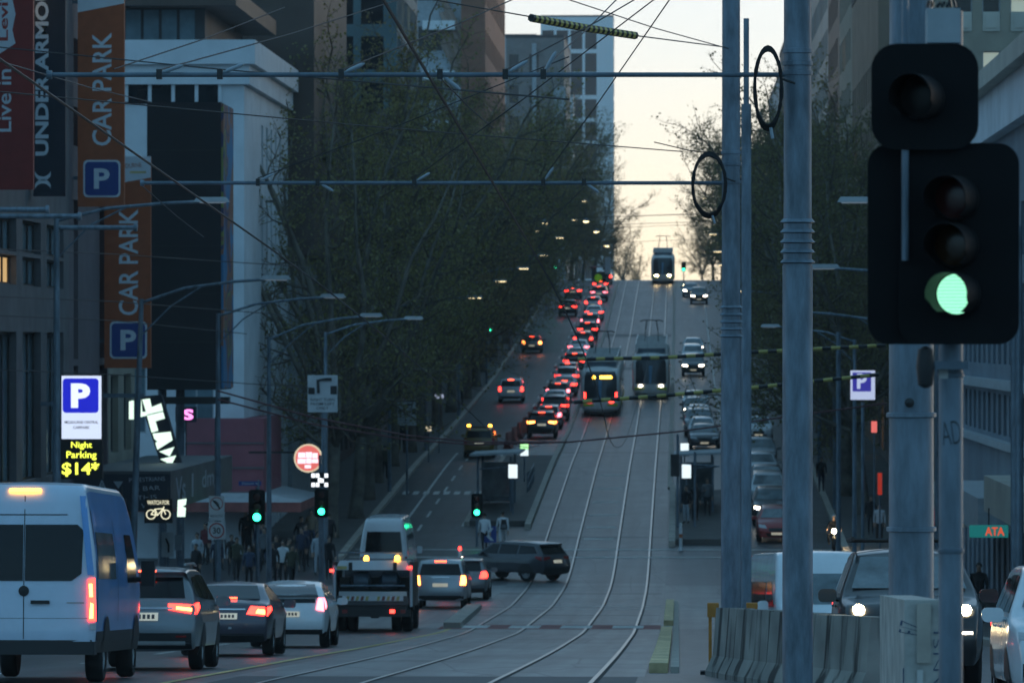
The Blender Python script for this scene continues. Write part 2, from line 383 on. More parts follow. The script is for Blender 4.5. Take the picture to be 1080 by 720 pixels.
def facade(b, o, u, cols, z0, z1, rows, wall, glass='winglass', depth=.25, frame=None, width=None, mull=1, lit=0.0, winname='window', bar=.07):
    """wall with real openings. o=(x,y) start, u=(ux,uy) unit along the wall, cols/rows = opening intervals"""
    n = (u[1], -u[0]); o = Vector((o[0], o[1], 0)); u3 = Vector((u[0], u[1], 0)); n3 = Vector((n[0], n[1], 0))
    us = sorted(set([0, width]+[c for ab in cols for c in ab])); vz = sorted(set([z0, z1]+[c for ab in rows for c in ab]))
    inc = lambda a, b_, L: any(l <= a+1e-6 and b_ <= h+1e-6 for l, h in L)
    P = lambda a, z, d=0: tuple(o+u3*a-n3*d+Vector((0,0,z)))
    mb = MB(); shared = {}
    for i in range(len(us)-1):
        for j in range(len(vz)-1):
            a, c, e, f = us[i], us[i+1], vz[j], vz[j+1]
            if inc(a, c, cols) and inc(e, f, rows):
                for (p, q) in (((a,e),(c,e)),((c,e),(c,f)),((c,f),(a,f)),((a,f),(a,e))):
                    mb.quad(P(*p), P(*q), P(*q, depth), P(*p, depth))
                key = (round(c-a,2), round(f-e,2))
                if key not in shared:
                    w, h = key; fr = None
                    g = MB().quad((0,0,0),(w,0,0),(w,0,h),(0,0,h)).mesh('pane')
                    if frame:
                        fm = MB(); t = bar
                        fm.box(0,w,-.06,.03,0,t); fm.box(0,w,-.06,.03,h-t,h); fm.box(0,t,-.06,.03,t,h-t); fm.box(w-t,w,-.06,.03,t,h-t)
                        for k in range(1, mull+1): fm.box(w*k/(mull+1)-t/2, w*k/(mull+1)+t/2, -.055, .03, t, h-t)
                        fr = fm.mesh('window', frame)
                    g.materials.append(MATS[glass]); shared[key] = (g, fr)
                g, fr = shared[key]; rot = (0, 0, math.atan2(u[1], u[0]))
                loc = P(a, e, depth-.04)
                if fr:
                    wo_ = inst(winname, fr, b, loc, rot); po = inst('pane', g, wo_, (0,0,0))
                else:
                    po = inst(winname, g, b, loc, rot)
                if lit and _rng.random() < lit:
                    po.material_slots[0].link = 'OBJECT'; po.material_slots[0].material = MATS[_rng.choice(['litwarm','litpale','litamber','litpale'])]
            else:
                mb.quad(P(a,e), P(c,e), P(c,f), P(a,f))
    return mb.build('wall', wall, b)
def grid(start, pitch, w, n): return [(start+i*pitch, start+i*pitch+w) for i in range(n)]
def building(name, label, x0, x1, y0, y1, z1, roofmat='roofdark', zb=None, core=.4, group=None):
    zb = min(G(y0), G(y1))-.5 if zb is None else zb
    b = thing(name, label, 'building', (0,0,0), group=group)
    MB().box(x0+core, x1-core, y0+core, y1-core, zb, z1-.2).build('core', 'core', b)
    MB().box(x0-.05, x1+.05, y0-.05, y1+.05, z1+.003, z1+.5).build('roof', roofmat, b)
    return b, zb
def zz(py, Y): return CAMZ+(360-py)*Y/FX       # height of pixel row py at distance Y

# near left block: three shopfront buildings under the banners
b, zb = building('shop_building', 'grey stone office block at the left edge behind the hanging banners', -40, BL, 112, 158, 36)
for (y0, y1, wl) in ((112, 158, 'leftstone'),):
    L = y1-y0
    facade(b, (BL, y0), (0,1), grid(1.2, 5.6, 4.2, 8), zb, 36, [(zz(505,150), zz(350,150)), (zz(302,150), zz(272,150)), (zz(268,150), zz(234,150)), (zz(190,150), zz(140,150)), (zz(100,150), zz(60,150)), (zz(30,150), zz(-10,150))],
           wl, 'winblue', .3, 'blackmetal', L, mull=2, lit=.12)
facade(b, (-40, 112), (1,0), [], zb, 36, [], 'leftstone', width=21.5)
b, zb = building('purple_building', 'narrow plum grey building behind the two orange car park signs', -40, BL, 158.02, 169, 34)
facade(b, (BL, 158.02), (0,1), [(1.2,2.4),(8.4,10.6)], zb, 34, [(zz(548,160), zz(385,165)), (zz(378,165), zz(215,165)), (zz(160,165), zz(120,165)), (zz(90,165), zz(50,165))], 'stonepurple', 'shopdark', .5, None, 10.98)
b, zb = building('beige_building', 'low beige corner building behind the tilted lit sign', -40, BL-.5, 169.02, 182, zz(372,175))
facade(b, (BL-.5, 169.02), (0,1), grid(1.0, 4.2, 2.4, 3), zb, zz(372,175), [(zb+.6, zb+4.0), (zb+6.0, zz(395,175))], 'beige', 'winglass', .3, 'darkgrey', 12.98, mull=1)
facade(b, (-40, 169.02), (1,0), [], zb, zz(372,175), [], 'beige', width=21)
# white corner building across the side street
YW = 222.0
zt = zz(80, YW); zc = zz(42, YW)
b, zb = building('white_building', 'pale blue white corner building with a deep cornice behind the dark billboard', -60, BL, YW, 247, zt)
facade(b, (-60, YW), (1,0), grid(30.0, 2.9, 1.5, 4), zb, zt, [(zb+5.8, zb+8.6), (zz(300,YW), zz(255,YW)), (zz(215,YW), zz(165,YW))], 'whitewall', 'winblue', .3, 'palegrey', 41.5, mull=1)
facade(b, (BL, YW), (0,1), grid(9.2, 2.6, 1.1, 5), zb, zt, [(zb+1, zb+4.2), (zz(330,235), zz(210,235)), (zz(190,235), zz(135,235))], 'whitewall', 'winglass', .35, None, 25)
MB().box(-60, BL+.5, YW-.5, 247.0, zt+.5, zc).build('cornice', 'whitewall', b)
MB().box(-60, BL+.25, YW-.25, 247.0, zt-.35, zt+.499).build('cornice_moulding', 'whitewall', b)
MB().box(-24.2, -19.6, YW-.06, YW-.005, zz(109,YW), zz(86,YW)).build('window', 'winglass', b)
for i in range(9): MB().box(-27.6+i*1.0, -27.45+i*1.0, YW-.12, YW+.1, zz(107,YW), zz(84,YW)).build('pilaster', 'whitewall', b)
MB().box(-60, -20.4, YW+2.5, 244, zc, zz(4,YW)).build('penthouse', 'darkgrey', b)
for i in range(5): MB().box(-24.6+i*.78, -23.95+i*.78, YW+2.42, YW+2.497, zz(38,YW), zz(6,YW)).build('window', 'winblue', b)
rf = MB(); rf.box(-60, -18.9, YW+.6, 245, zz(4,YW)+.002, zz(-6,YW)+.3, None).build('canopy', 'brownclad', b)
for (x0, x1, z0, z1) in ((-20.9, -17.85, 520, 441),):
    MB().box(x0, BL+.9, YW-.8, YW+9, zz(520,YW), zz(441,YW)).build('shopfront_box', 'pink', b)
    for k in range(3): MB().box(x0, BL+.93, YW-.84, YW-.8, zz(520-26*k-2,YW), zz(520-26*k,YW)).build('trim', 'stonepurple', b)
MB().box(-23.2, BL+2.6, YW-2.6, YW+10, zz(538,YW), zz(528,YW)).build('awning', 'redpaint', b)
MB().add([(-23.2,YW-2.6,zz(528,YW)+.01),(BL+2.6,YW-2.6,zz(528,YW)+.01),(BL+.9,YW-.8,zz(519,YW)),(-23.2,YW-.8,zz(519,YW)),(BL+2.6,YW+10,zz(528,YW)+.01),(BL+.9,YW+10,zz(519,YW))],[(0,1,2,3),(1,4,5,2)]).build('awning_roof', 'palegrey', b)
b, zb = building('louvre_building', 'pale grey building with a dark brown overhanging upper volume beside the white one', -45, BL+.2, 247.02, 268, zz(284,262), 'palegrey')
facade(b, (BL+.2, 247.02), (0,1), grid(6.5, 1.5, 1.0, 9), zb, zz(284,262), [(zz(432,258), zz(336,258))], 'palegrey', 'shopdark', .35, None, 20.98)
facade(b, (-45, 247.02), (1,0), [], zb, zz(284,262), [], 'palegrey', width=26.7)
MB().box(-45, BL+1.2, 247.6, 272, zz(284,262)+.504, CAMZ+34).build('upper_volume', 'brownclad', b)
# towers and blocks further up the left side
def tower(name, label, x0, x1, y0, y1, z1, wall, glass, cw, cp, rh, rp, zlo, frame=None, lit=.03, sidewall=None, side=True, mull=1, rec=.25, left=True):
    b, zb = building(name, label, x0, x1, y0, y1, z1)
    nc = int((x1-x0-.6)//cp); nr = int((z1-zlo-.6)//rp)
    facade(b, (x0, y0), (1,0), grid(.5, cp, cw, nc), zb, z1, grid(zlo, rp, rh, nr), wall, glass, rec, frame, x1-x0, mull=mull, lit=lit)
    if side:
        nc2 = int((y1-y0-.6)//cp)
        if left: facade(b, (x1, y0), (0,1), grid(.5, cp, cw, nc2), zb, z1, grid(zlo, rp, rh, nr), sidewall or wall, glass, rec, None, y1-y0, lit=lit)
        else: facade(b, (x0, y1), (0,-1), grid(.5, cp, cw, nc2), zb, z1, grid(zlo, rp, rh, nr), sidewall or wall, glass, rec, None, y1-y0, lit=lit)
    return b
tower('bronze_tower', 'tall bronze clad tower with long vertical joints above the left trees', -34, -20.2, 300, 318, CAMZ+32, 'bronze', 'winblue', .9, 4.4, 30, 40, CAMZ+3, side=False, lit=0)
tower('blue_glass_tower', 'blue grey curtain wall tower left of the bronze tower', -36, -24.2, 290, 299, CAMZ+30, 'bluegrey', 'winblue', 2.2, 2.6, 2.6, 3.4, CAMZ+8, lit=0, side=False)
tower('grey_glass_tower', 'slim grey glass tower between bronze tower and balcony block', -27.5, -18.6, 345, 372, CAMZ+36, 'teal', 'winglass', 1.5, 2.0, 2.2, 3.0, CAMZ+6, lit=.04)
t3 = tower('balcony_block', 'tall apartment block with white balconies and diagonal brown bracing', -31, -19.4, 520, 585, CAMZ+48, 'palegrey', 'winglass', 2.4, 4.6, 2.4, 5.0, CAMZ+9, lit=.02, sidewall='brick', side=True)
for k in range(8):
    for i in range(2): MB().box(-30.6+i*5.2, -27.4+i*5.2, 518.2, 519.98, CAMZ+11+k*5, CAMZ+11.9+k*5).build('balcony', 'towerwhite', t3)
for k in range(4):
    MB().tube([(-23.5, 519.6, CAMZ+30-k*.5+k*1.9), (-20.0, 519.6, CAMZ+23-k*.5+k*1.9)], .35, 4).build('brace', 'bronze', t3)
MB().box(-21.6, -19.2, 519.2, 519.96, CAMZ+6, CAMZ+46).build('brick_pier', 'brick', t3)
t4 = tower('stepped_block', 'grey concrete apartment block with dark slot windows below the white gridded tower', -29, -19.2, 880, 930, zz(40,880), 'stonegrey', 'winglass', 1.6, 3.4, 3.0, 5.2, CAMZ+9, lit=.02)
MB().box(-21.0, -18.9, 879.2, 879.96, CAMZ+8, zz(92,880)).build('pier', 'palegrey', t4); MB().box(-24.6, -23.9, 879.4, 879.96, CAMZ+8, zz(46,880)).build('pier', 'palegrey', t4)
b, zb = building('stair_block', 'slender white stair block standing before the gridded tower', -21.9, -18.9, 940, 955, zz(100,940)); facade(b, (-21.9,940), (1,0), [(.5,1.2)], zb, zz(100,940), grid(CAMZ+10, 4, 2.6, 7), 'towerwhite', 'winglass', .3, None, 3.0); facade(b, (-18.9,940), (0,1), [], zb, zz(100,940), [], 'palegrey', width=15)
tower('gridded_tower', 'tall white gridded tower rising above the end of the street', -39.5, -18.6, 1500, 1525, zz(18,1500), 'towerwhite', 'towerglass', 3.3, 4.1, 5.4, 6.6, CAMZ+18, lit=0, rec=.8)
b, zb = building('grid_tower_shoulder', 'lower pale shoulder block left of the gridded tower', -50, -40.5, 1490, 1520, zz(40,1500)); facade(b, (-50,1490), (1,0), grid(.6,3,2,3), zb, zz(40,1500), grid(CAMZ+60, 5, 3, 4), 'palegrey', 'winglass', .3, None, 9.5)
# street walls filling the rest of the left side, behind the trees
fl = [(268.05, 299, CAMZ+12, 'darkgrey'), (319, 344, CAMZ+14, 'stonegrey'), (373, 420, CAMZ+15, 'brick'), (420.05, 470, CAMZ+12, 'darkgrey'), (470.05, 519, CAMZ+15, 'tan'), (586, 660, CAMZ+18, 'stonegrey')]
for i, (y0, y1, z1, wl) in enumerate(fl):
    b, zb = building('street_building', 'building behind the left row of plane trees, %s up the hill from the louvre building' % ORD[i], -36, BL, y0, y1, z1, group='buildings behind the left trees')
    facade(b, (BL, y0), (0,1), grid(1.2, 4.0, 2.4, int((y1-y0-1.5)//4.0)), zb, z1, [(G(y1)+.4, G(y1)+3.2)]+grid(G(y1)+5, 3.6, 2.1, max(1, int((z1-G(y1)-6)//3.6))), wl, 'winglass', .3, None, y1-y0, lit=.12)
    facade(b, (-36, y0), (1,0), [], zb, z1, [], wl, width=17.5)
# right side
b, zb = building('cornice_building', 'grey blue classical building at the right edge with a broad cream cornice', BR, 40, 96, 214, zz(128,198))
z1 = zz(128,198)
facade(b, (BR, 214), (0,-1), grid(1.4, 3.1, 1.7, 37), zb, z1, [(zb+.8, zb+4.4), (zz(463,178), zz(418,178)), (zz(385,178), zz(300,178)), (zz(270,178), zz(215,178))], 'bluegrey', 'winglass', .45, 'darkgrey', 118, mull=1, lit=.03)
facade(b, (BR, 96), (1,0), [], zb, z1, [], 'bluegrey', width=28.5)
MB().box(BR-.9, 40, 95.4, 214.6, z1+.51, z1+1.15).build('cornice', 'cream', b); MB().box(BR-.45, 40, 95.7, 214.3, z1-1.1, z1+.509).build('cornice_moulding', 'whitewall', b)
MB().box(BR-.35, BR-.002, 96, 214, zz(412,178), zz(402,178)).build('string_course', 'palegrey', b)
MB().box(BR-.3, BR-.002, 96, 214, zz(476,178), zz(468,178)).build('string_course', 'palegrey', b)
for k in range(3): MB().box(BR-2.9, BR-.01, 128+k*22, 147+k*22, G(150+k*20)+3.5-k*.1, G(150+k*20)+4.5-k*.1).build('awning', ['cream','palegrey','cream'][k], b)
b, zb = building('stone_building', 'beige stone building with small square windows and carved panels behind the signal', BR, 42, 228, 262, CAMZ+34)
rows = []; zp = zz(108,228)
while zp < CAMZ+33: rows += [(zp, zp+.95), (zp+1.1, zp+2.2)]; zp += 3.55
zp = zz(108,228)-3.55
while zp > zb+5: rows = [(zp, zp+.95), (zp+1.1, zp+2.2)]+rows; zp -= 3.55
facade(b, (BR, 228), (1,0), grid(.55, 1.22, .78, 24), zb, CAMZ+34, [(zb+.8, zb+4.2)]+rows, 'beige', 'winglass', .22, 'palegrey', 30.5, mull=0, lit=.02, bar=.05)
facade(b, (BR, 262), (0,-1), grid(1, 2.6, 1.4, 12), zb, CAMZ+34, rows, 'beige', 'winglass', .3, None, 34)
for k in range(24):
    px = MB(); x = BR+.55+k*1.22
    for zq in (zz(34,228), zz(34,228)-3.55): px.box(x+.02, x+.76, 227.94, 227.999, zq, zq+.85); px.box(x+.16, x+.62, 227.9, 227.941, zq+.14, zq+.71)
    if k < 10: px.build('carved_panel', 'cream', b)
rl = [(262.05, 300, CAMZ+14, 'stonegrey'), (300.05, 345, CAMZ+22, 'tan'), (345.05, 372, CAMZ+30, 'beige'), (372.05, 400, CAMZ+31, 'brownclad'), (400.05, 450, CAMZ+33, 'teal'), (450.05, 520, CAMZ+36, 'darkgrey'), (520.05, 590, CAMZ+32, 'stonegrey'), (590.05, 660, CAMZ+30, 'palegrey')]
for i, (y0, y1, z1, wl) in enumerate(rl):
    b, zb = building('street_building', 'building behind the right row of trees, %s up the hill from the stone building' % ORD[i], BR, 34, y0, y1, z1, group='buildings behind the right trees')
    zl = G(y1)+5
    facade(b, (BR, y1), (0,-1), grid(1.2, 4.0, 2.2, int((y1-y0-1.5)//4.0)), zb, z1, [(G(y1)+.4, G(y1)+3.2)]+grid(zl, 3.6, 2.1, int((z1-zl-1)//3.6)), wl, 'winglass', .3, None, y1-y0, lit=.06)
    facade(b, (BR, y0), (1,0), grid(1.0, 3.2, 1.6, 6), zb, z1, grid(zl, 3.6, 2.1, int((z1-zl-1)//3.6)), wl, 'winglass', .3, None, 22.5, lit=.03)
# ------------------------------------------------------------------ vehicles
def paint(name, col, metal=.25, rough=.32): return M(name, col, rough, metal=metal, var=.08, scale=1.2, coat=.6)
paint('p_silver', (.42,.45,.48), .5); paint('p_white', (.7,.74,.78), 0, .25); paint('p_black', (.018,.02,.023)); paint('p_dark', (.05,.055,.065)); paint('p_grey', (.2,.22,.24), .4)
paint('p_red', (.3,.025,.025), .1); paint('p_blue', (.03,.07,.14)); paint('p_vanwhite', (.55,.66,.8), 0); paint('p_vanblue', (.13,.34,.72), .1); paint('p_plum', (.08,.075,.1), .3)
paint('p_yellow', (.22,.13,.02), 0)
M('trim', (.022,.023,.025), .55, var=.1); M('lower', (.3,.3,.3), .5, var=.1)
def lerp(pts, t):
    if t <= pts[0][0]: return pts[0][1]
    for (a, b), (c, d) in zip(pts, pts[1:]):
        if t <= c: return b+(d-b)*(t-a)/(c-a) if c > a else d
    return pts[-1][1]
class Car:
    """a body grown from its side outline (y forward, z up) and its half width at each height"""
    def __init__(s, prof, xz, L, rnd=.07, crown=.05, taper=(.9,.84), tl=.8, step=.16):
        s.prof0 = prof; s.xz = xz; s.L = L; s.rnd = rnd; s.crown = crown; s.taper = taper; s.tl = tl
        p = [Vector(prof[0])]
        for a, b in zip(prof, prof[1:]):
            a, b = Vector(a), Vector(b); n = max(1, int((b-a).length/step))
            for i in range(1, n+1): p.append(a.lerp(b, i/n))
        s.p = p; N = len(p); s.q = []
        for i in range(N):
            nn = Vector((0,0))
            for a, b in ((i-1, i), (i, i+1)):
                if a >= 0 and b < N:
                    d = (p[b]-p[a]).normalized(); nn += Vector((d.y, -d.x))
            nn.normalize(); s.q.append(nn)
        top = max(range(N), key=lambda i: p[i].y)
        s.rear = [(v.y, v.x) for v in p[:top+1]]; s.front = [(v.y, v.x) for v in reversed(p[top:])]
    def T(s, y):
        h = s.L/2; f = 1.0
        if y < -h+s.tl: t = (-h+s.tl-y)/s.tl; f = 1-(1-s.taper[0])*t*t
        if y > h-s.tl: t = (y-h+s.tl)/s.tl; f = 1-(1-s.taper[1])*t*t
        return f
    def X(s, y, z): return lerp(s.xz, z)*s.T(y)
    def body(s, side_sep=False):
        a = MB(); b = MB(); r, c = s.rnd, s.crown; N = len(s.p)
        lat = [-1,-.75,-.45,-.15,.15,.45,.75,1]; ph = [90,65,42,20]
        cols = [('e', -1, x) for x in ph]+[('f', 1, t) for t in lat]+[('e', 1, x) for x in reversed(ph)]
        edge = []
        for i in range(N):
            P, n = s.p[i], s.q[i]; Q = P+n*(r+c); xe = max(.12, s.X(Q.x, Q.y)); edge.append((Q, xe))
            for k, sg, t in cols:
                if k == 'f': x = t*(xe-r); d = c*(x/xe)**2
                else:
                    x = sg*(xe-r+r*math.sin(R(t))); d = c*(x/xe)**2*(1)+r*(1-math.cos(R(t)))
                    if t == 90: d = r+c; x = sg*xe
                v = P+n*d; a.v.append((x, v.x, v.y))
        m = len(cols)
        for i in range(N-1):
            for j in range(m-1): a.f.append((i*m+j, i*m+j+1, (i+1)*m+j+1, (i+1)*m+j))
        loop = [e[0] for e in edge]; z0 = loop[0].y; y0, y1 = loop[0].x, loop[-1].x
        nb = 10
        for i in range(1, nb): loop.append(Vector((y1+(y0-y1)*i/nb, z0)))
        tgt = a if not side_sep else b
        zs = z0+.32*(max(q.y for q in loop)-z0); h = s.L/2
        for sg in (-1, 1):
            k = len(tgt.v); J = 5
            for q in loop:
                sp = Vector((min(max(q.x, -h+.75), h-.75), zs))
                for j in range(J+1):
                    w = q.lerp(sp, j/J); tgt.v.append((sg*max(.12, s.X(w.x, w.y)), w.x, w.y))
            n = len(loop)
            for i in range(n):
                i2 = (i+1) % n
                for j in range(J): tgt.f.append((k+i*(J+1)+j, k+i2*(J+1)+j, k+i2*(J+1)+j+1, k+i*(J+1)+j+1))
        fy = [y0+.02, y1-.02]
        a.add([(-.7,fy[0],z0+.03),(.7,fy[0],z0+.03),(.7,fy[1],z0+.03),(-.7,fy[1],z0+.03)], [(0,1,2,3)])
        return (a, b) if side_sep else a
    def _panel(s, poly, fn, mb, cuts=3):
        bm = bmesh.new(); vs_ = [bm.verts.new((x, y, 0)) for x, y in poly]; bm.faces.new(vs_)
        bmesh.ops.triangulate(bm, faces=bm.faces[:]); bmesh.ops.subdivide_edges(bm, edges=bm.edges[:], cuts=cuts, use_grid_fill=True)
        bmesh.ops.triangulate(bm, faces=bm.faces[:])
        bm.verts.index_update(); mb.add([fn(v.co.x, v.co.y) for v in bm.verts], [tuple(v.index for v in f.verts) for f in bm.faces]); bm.free()
        return mb
    def side(s, poly, sg, off=.008, mb=None, cuts=3):
        return s._panel(poly, lambda y, z: (sg*(s.X(y, z)+off), y, z), mb or MB(), cuts)
    def _end(s, tab, sgn, poly, off, mb, cuts):
        def fn(x, z):
            y = lerp(tab, z); xe = s.X(y+sgn*(s.rnd+s.crown), z); ax = min(abs(x), xe*.999)
            d = s.crown*(ax/xe)**2
            if ax > xe-s.rnd: d += s.rnd*(1-math.sqrt(max(0, 1-((ax-xe+s.rnd)/s.rnd)**2)))
            return (x, y+sgn*(d-off), z)
        return s._panel(poly, fn, mb or MB(), cuts)
    def back(s, poly, off=.01, mb=None, cuts=3): return s._end(s.rear, 1, poly, off, mb, cuts)
    def face(s, poly, off=.01, mb=None, cuts=3): return s._end(s.front, -1, poly, off, mb, cuts)
def wheel_meshes(r, w, tag_):
    t = MB().lathe([(r*.62,-w/2),(r*.9,-w/2),(r*.98,-w/2+.03),(r,-w/4),(r,w/4),(r*.98,w/2-.03),(r*.9,w/2),(r*.62,w/2),(r*.6,0)], 20, 'X').mesh('tyre', 'rubber', True)
    m = MB(); m.lathe([(r*.6,-w*.3),(r*.6,w*.42),(r*.52,w*.44),(r*.5,w*.3)], 20, 'X')
    for i in range(5):
        a = 2*math.pi*i/5; c, d = math.cos(a), math.sin(a); e, f = -d*.05, c*.05
        m.add([(w*.4,e,f),(w*.4,-e,-f),(w*.4,c*r*.55-e,d*r*.55-f),(w*.4,c*r*.55+e,d*r*.55+f),(w*.2,e,f),(w*.2,-e,-f),(w*.2,c*r*.55-e,d*r*.55-f),(w*.2,c*r*.55+e,d*r*.55+f)],
              [(0,1,2,3),(0,3,7,4),(1,5,6,2),(4,7,6,5)])
    m.lathe([(.07,w*.2),(.06,w*.45)], 10, 'X')
    return t, m.mesh('rim', 'alloy', True)
_wm = {}
def wheels(o, r, w, x, ya, yb):
    if (r, w) not in _wm: _wm[(r, w)] = wheel_meshes(r, w, '')
    t, m = _wm[(r, w)]
    for sg in (-1, 1):
        for y in (ya, yb):
            k = inst('wheel', t, o, (sg*x, y, r), (0, 0, 0 if sg > 0 else math.pi)); inst('rim', m, k)
def mir(poly): return [(-x, z) for x, z in poly][::-1]
def rect(x0, x1, z0, z1): return [(x0,z0),(x1,z0),(x1,z1),(x0,z1)]
def arch(yc, zc, r, n=10): return [(yc-r, .24)]+[(yc-r*math.cos(math.pi*i/n), zc+r*math.sin(math.pi*i/n)) for i in range(n+1)]+[(yc+r, .24)]
STY = {}
STY['suv'] = dict(L=4.55, prof=[(-2.12,.30),(-2.24,.42),(-2.28,.60),(-2.26,.78),(-2.20,.94),(-2.19,1.06),(-2.10,1.16),(-1.84,1.54),(-1.98,1.585),(-1.9,1.63),(-1.2,1.685),(0.1,1.685),(.55,1.62),(1.3,1.14),(2.0,1.02),(2.2,.86),(2.27,.6),(2.2,.28)],
    xz=[(.2,.84),(.45,.92),(.8,.93),(1.0,.91),(1.12,.88),(1.55,.70),(1.7,.60)], wr=.35, wb=(-1.33,1.32), wx=.80,
    rwin=[(-.68,1.17),(.68,1.17),(.62,1.5),(-.62,1.5)], fwin=[(-.74,1.2),(.74,1.2),(.6,1.58),(-.6,1.58)],
    swin=[[(-1.86,1.2),(-.9,1.16),(-.9,1.52),(-1.6,1.5)],[(-.82,1.16),(.1,1.14),(.1,1.55),(-.82,1.54)],[(.18,1.14),(1.02,1.14),(.5,1.53),(.18,1.55)]],
    tail=[(.42,.98),(.86,.9),(.86,1.06),(.42,1.08)], tside=[(-2.1,.9),(-1.8,1.02),(-1.8,1.1),(-2.1,1.08)], head=[(.45,.78),(.84,.8),(.84,.94),(.45,.9)],
    brake=rect(-.2,.2,1.585,1.615), plate=rect(-.26,.26,.80,.93), fplate=rect(-.24,.24,.46,.57), grille=rect(-.4,.4,.66,.88), bump=rect(-.8,.8,.34,.60), mz=1.1, my=.85)
STY['sedan'] = dict(L=4.85, prof=[(-2.25,.26),(-2.38,.40),(-2.42,.58),(-2.41,.72),(-2.36,.86),(-2.34,1.0),(-2.28,1.05),(-1.8,1.09),(-.95,1.40),(-.4,1.465),(.25,1.455),(.65,1.39),(1.45,.99),(2.1,.87),(2.34,.7),(2.42,.5),(2.35,.24)],
    xz=[(.2,.82),(.42,.9),(.75,.915),(.95,.9),(1.04,.86),(1.4,.62),(1.5,.54)], wr=.33, wb=(-1.42,1.36), wx=.80,
    rwin=[(-.66,1.12),(.66,1.12),(.54,1.38),(-.54,1.38)], fwin=[(-.74,1.04),(.74,1.04),(.56,1.38),(-.56,1.38)],
    swin=[[(-1.5,1.1),(-.6,1.07),(-.6,1.36),(-.95,1.34)],[(-.52,1.07),(.3,1.06),(.3,1.38),(-.52,1.38)],[(.38,1.06),(1.2,1.04),(.6,1.34),(.38,1.37)]],
    tail=[(.44,.82),(.86,.78),(.86,.96),(.52,.98)], tside=[(-2.3,.8),(-1.9,.9),(-1.9,.98),(-2.3,.96)], head=[(.42,.64),(.82,.68),(.84,.8),(.5,.76)],
    brake=rect(-.2,.2,1.12,1.15), plate=rect(-.26,.26,.72,.84), fplate=rect(-.24,.24,.36,.47), grille=rect(-.36,.36,.52,.70), bump=rect(-.78,.78,.28,.44), mz=1.0, my=.95)
STY['hatch'] = dict(L=4.1, prof=[(-1.9,.26),(-2.02,.40),(-2.05,.58),(-2.03,.75),(-1.98,.92),(-1.92,1.05),(-1.62,1.40),(-1.7,1.44),(-1.5,1.485),(-.5,1.52),(.2,1.5),(.55,1.44),(1.25,1.02),(1.75,.88),(1.98,.7),(2.05,.5),(1.98,.24)],
    xz=[(.2,.78),(.42,.86),(.75,.875),(.95,.86),(1.04,.82),(1.4,.64),(1.55,.54)], wr=.31, wb=(-1.25,1.2), wx=.76,
    rwin=[(-.62,1.06),(.62,1.06),(.55,1.37),(-.55,1.37)], fwin=[(-.7,1.06),(.7,1.06),(.54,1.42),(-.54,1.42)],
    swin=[[(-1.62,1.1),(-.6,1.06),(-.6,1.39),(-1.4,1.36)],[(-.52,1.06),(.3,1.04),(.3,1.41),(-.52,1.41)],[(.38,1.04),(1.0,1.04),(.52,1.38),(.38,1.4)]],
    tail=[(.56,.8),(.82,.8),(.80,1.06),(.62,1.04)], tside=[(-1.93,.82),(-1.72,.86),(-1.72,1.0),(-1.9,1.02)], head=[(.42,.64),(.78,.68),(.8,.82),(.5,.78)],
    brake=rect(-.2,.2,1.42,1.445), plate=rect(-.25,.25,.62,.74), fplate=rect(-.24,.24,.36,.47), grille=rect(-.34,.34,.50,.66), bump=rect(-.74,.74,.28,.44), mz=1.02, my=.75)
STY['liftback'] = dict(L=4.45, prof=[(-2.1,.28),(-2.2,.42),(-2.22,.60),(-2.19,.80),(-2.12,.98),(-2.06,1.10),(-1.98,1.15),(-1.2,1.38),(-.3,1.49),(.2,1.475),(.7,1.34),(1.5,.96),(2.0,.78),(2.18,.6),(2.15,.26)],
    xz=[(.2,.8),(.42,.87),(.8,.88),(1.0,.85),(1.12,.8),(1.4,.62),(1.5,.54)], wr=.32, wb=(-1.38,1.3), wx=.77,
    rwin=[(-.64,1.17),(.64,1.17),(.52,1.40),(-.52,1.40)], fwin=[(-.7,1.0),(.7,1.0),(.54,1.4),(-.54,1.4)],
    swin=[[(-1.6,1.14),(-.6,1.07),(-.6,1.38),(-1.1,1.32)],[(-.52,1.07),(.3,1.05),(.3,1.4),(-.52,1.39)],[(.38,1.05),(1.2,1.02),(.6,1.33),(.38,1.38)]],
    tail=[(.62,.84),(.80,.80),(.78,1.10),(.66,1.10)], tside=[(-2.05,.84),(-1.9,.9),(-1.88,1.1),(-2.0,1.1)], head=[(.42,.62),(.8,.68),(.8,.86),(.56,.8)],
    brake=rect(-.16,.16,1.115,1.135), plate=rect(-.26,.26,.68,.80), fplate=rect(-.24,.24,.36,.47), grille=rect(-.34,.34,.48,.6), bump=rect(-.76,.76,.29,.40), mz=1.0, my=.95)
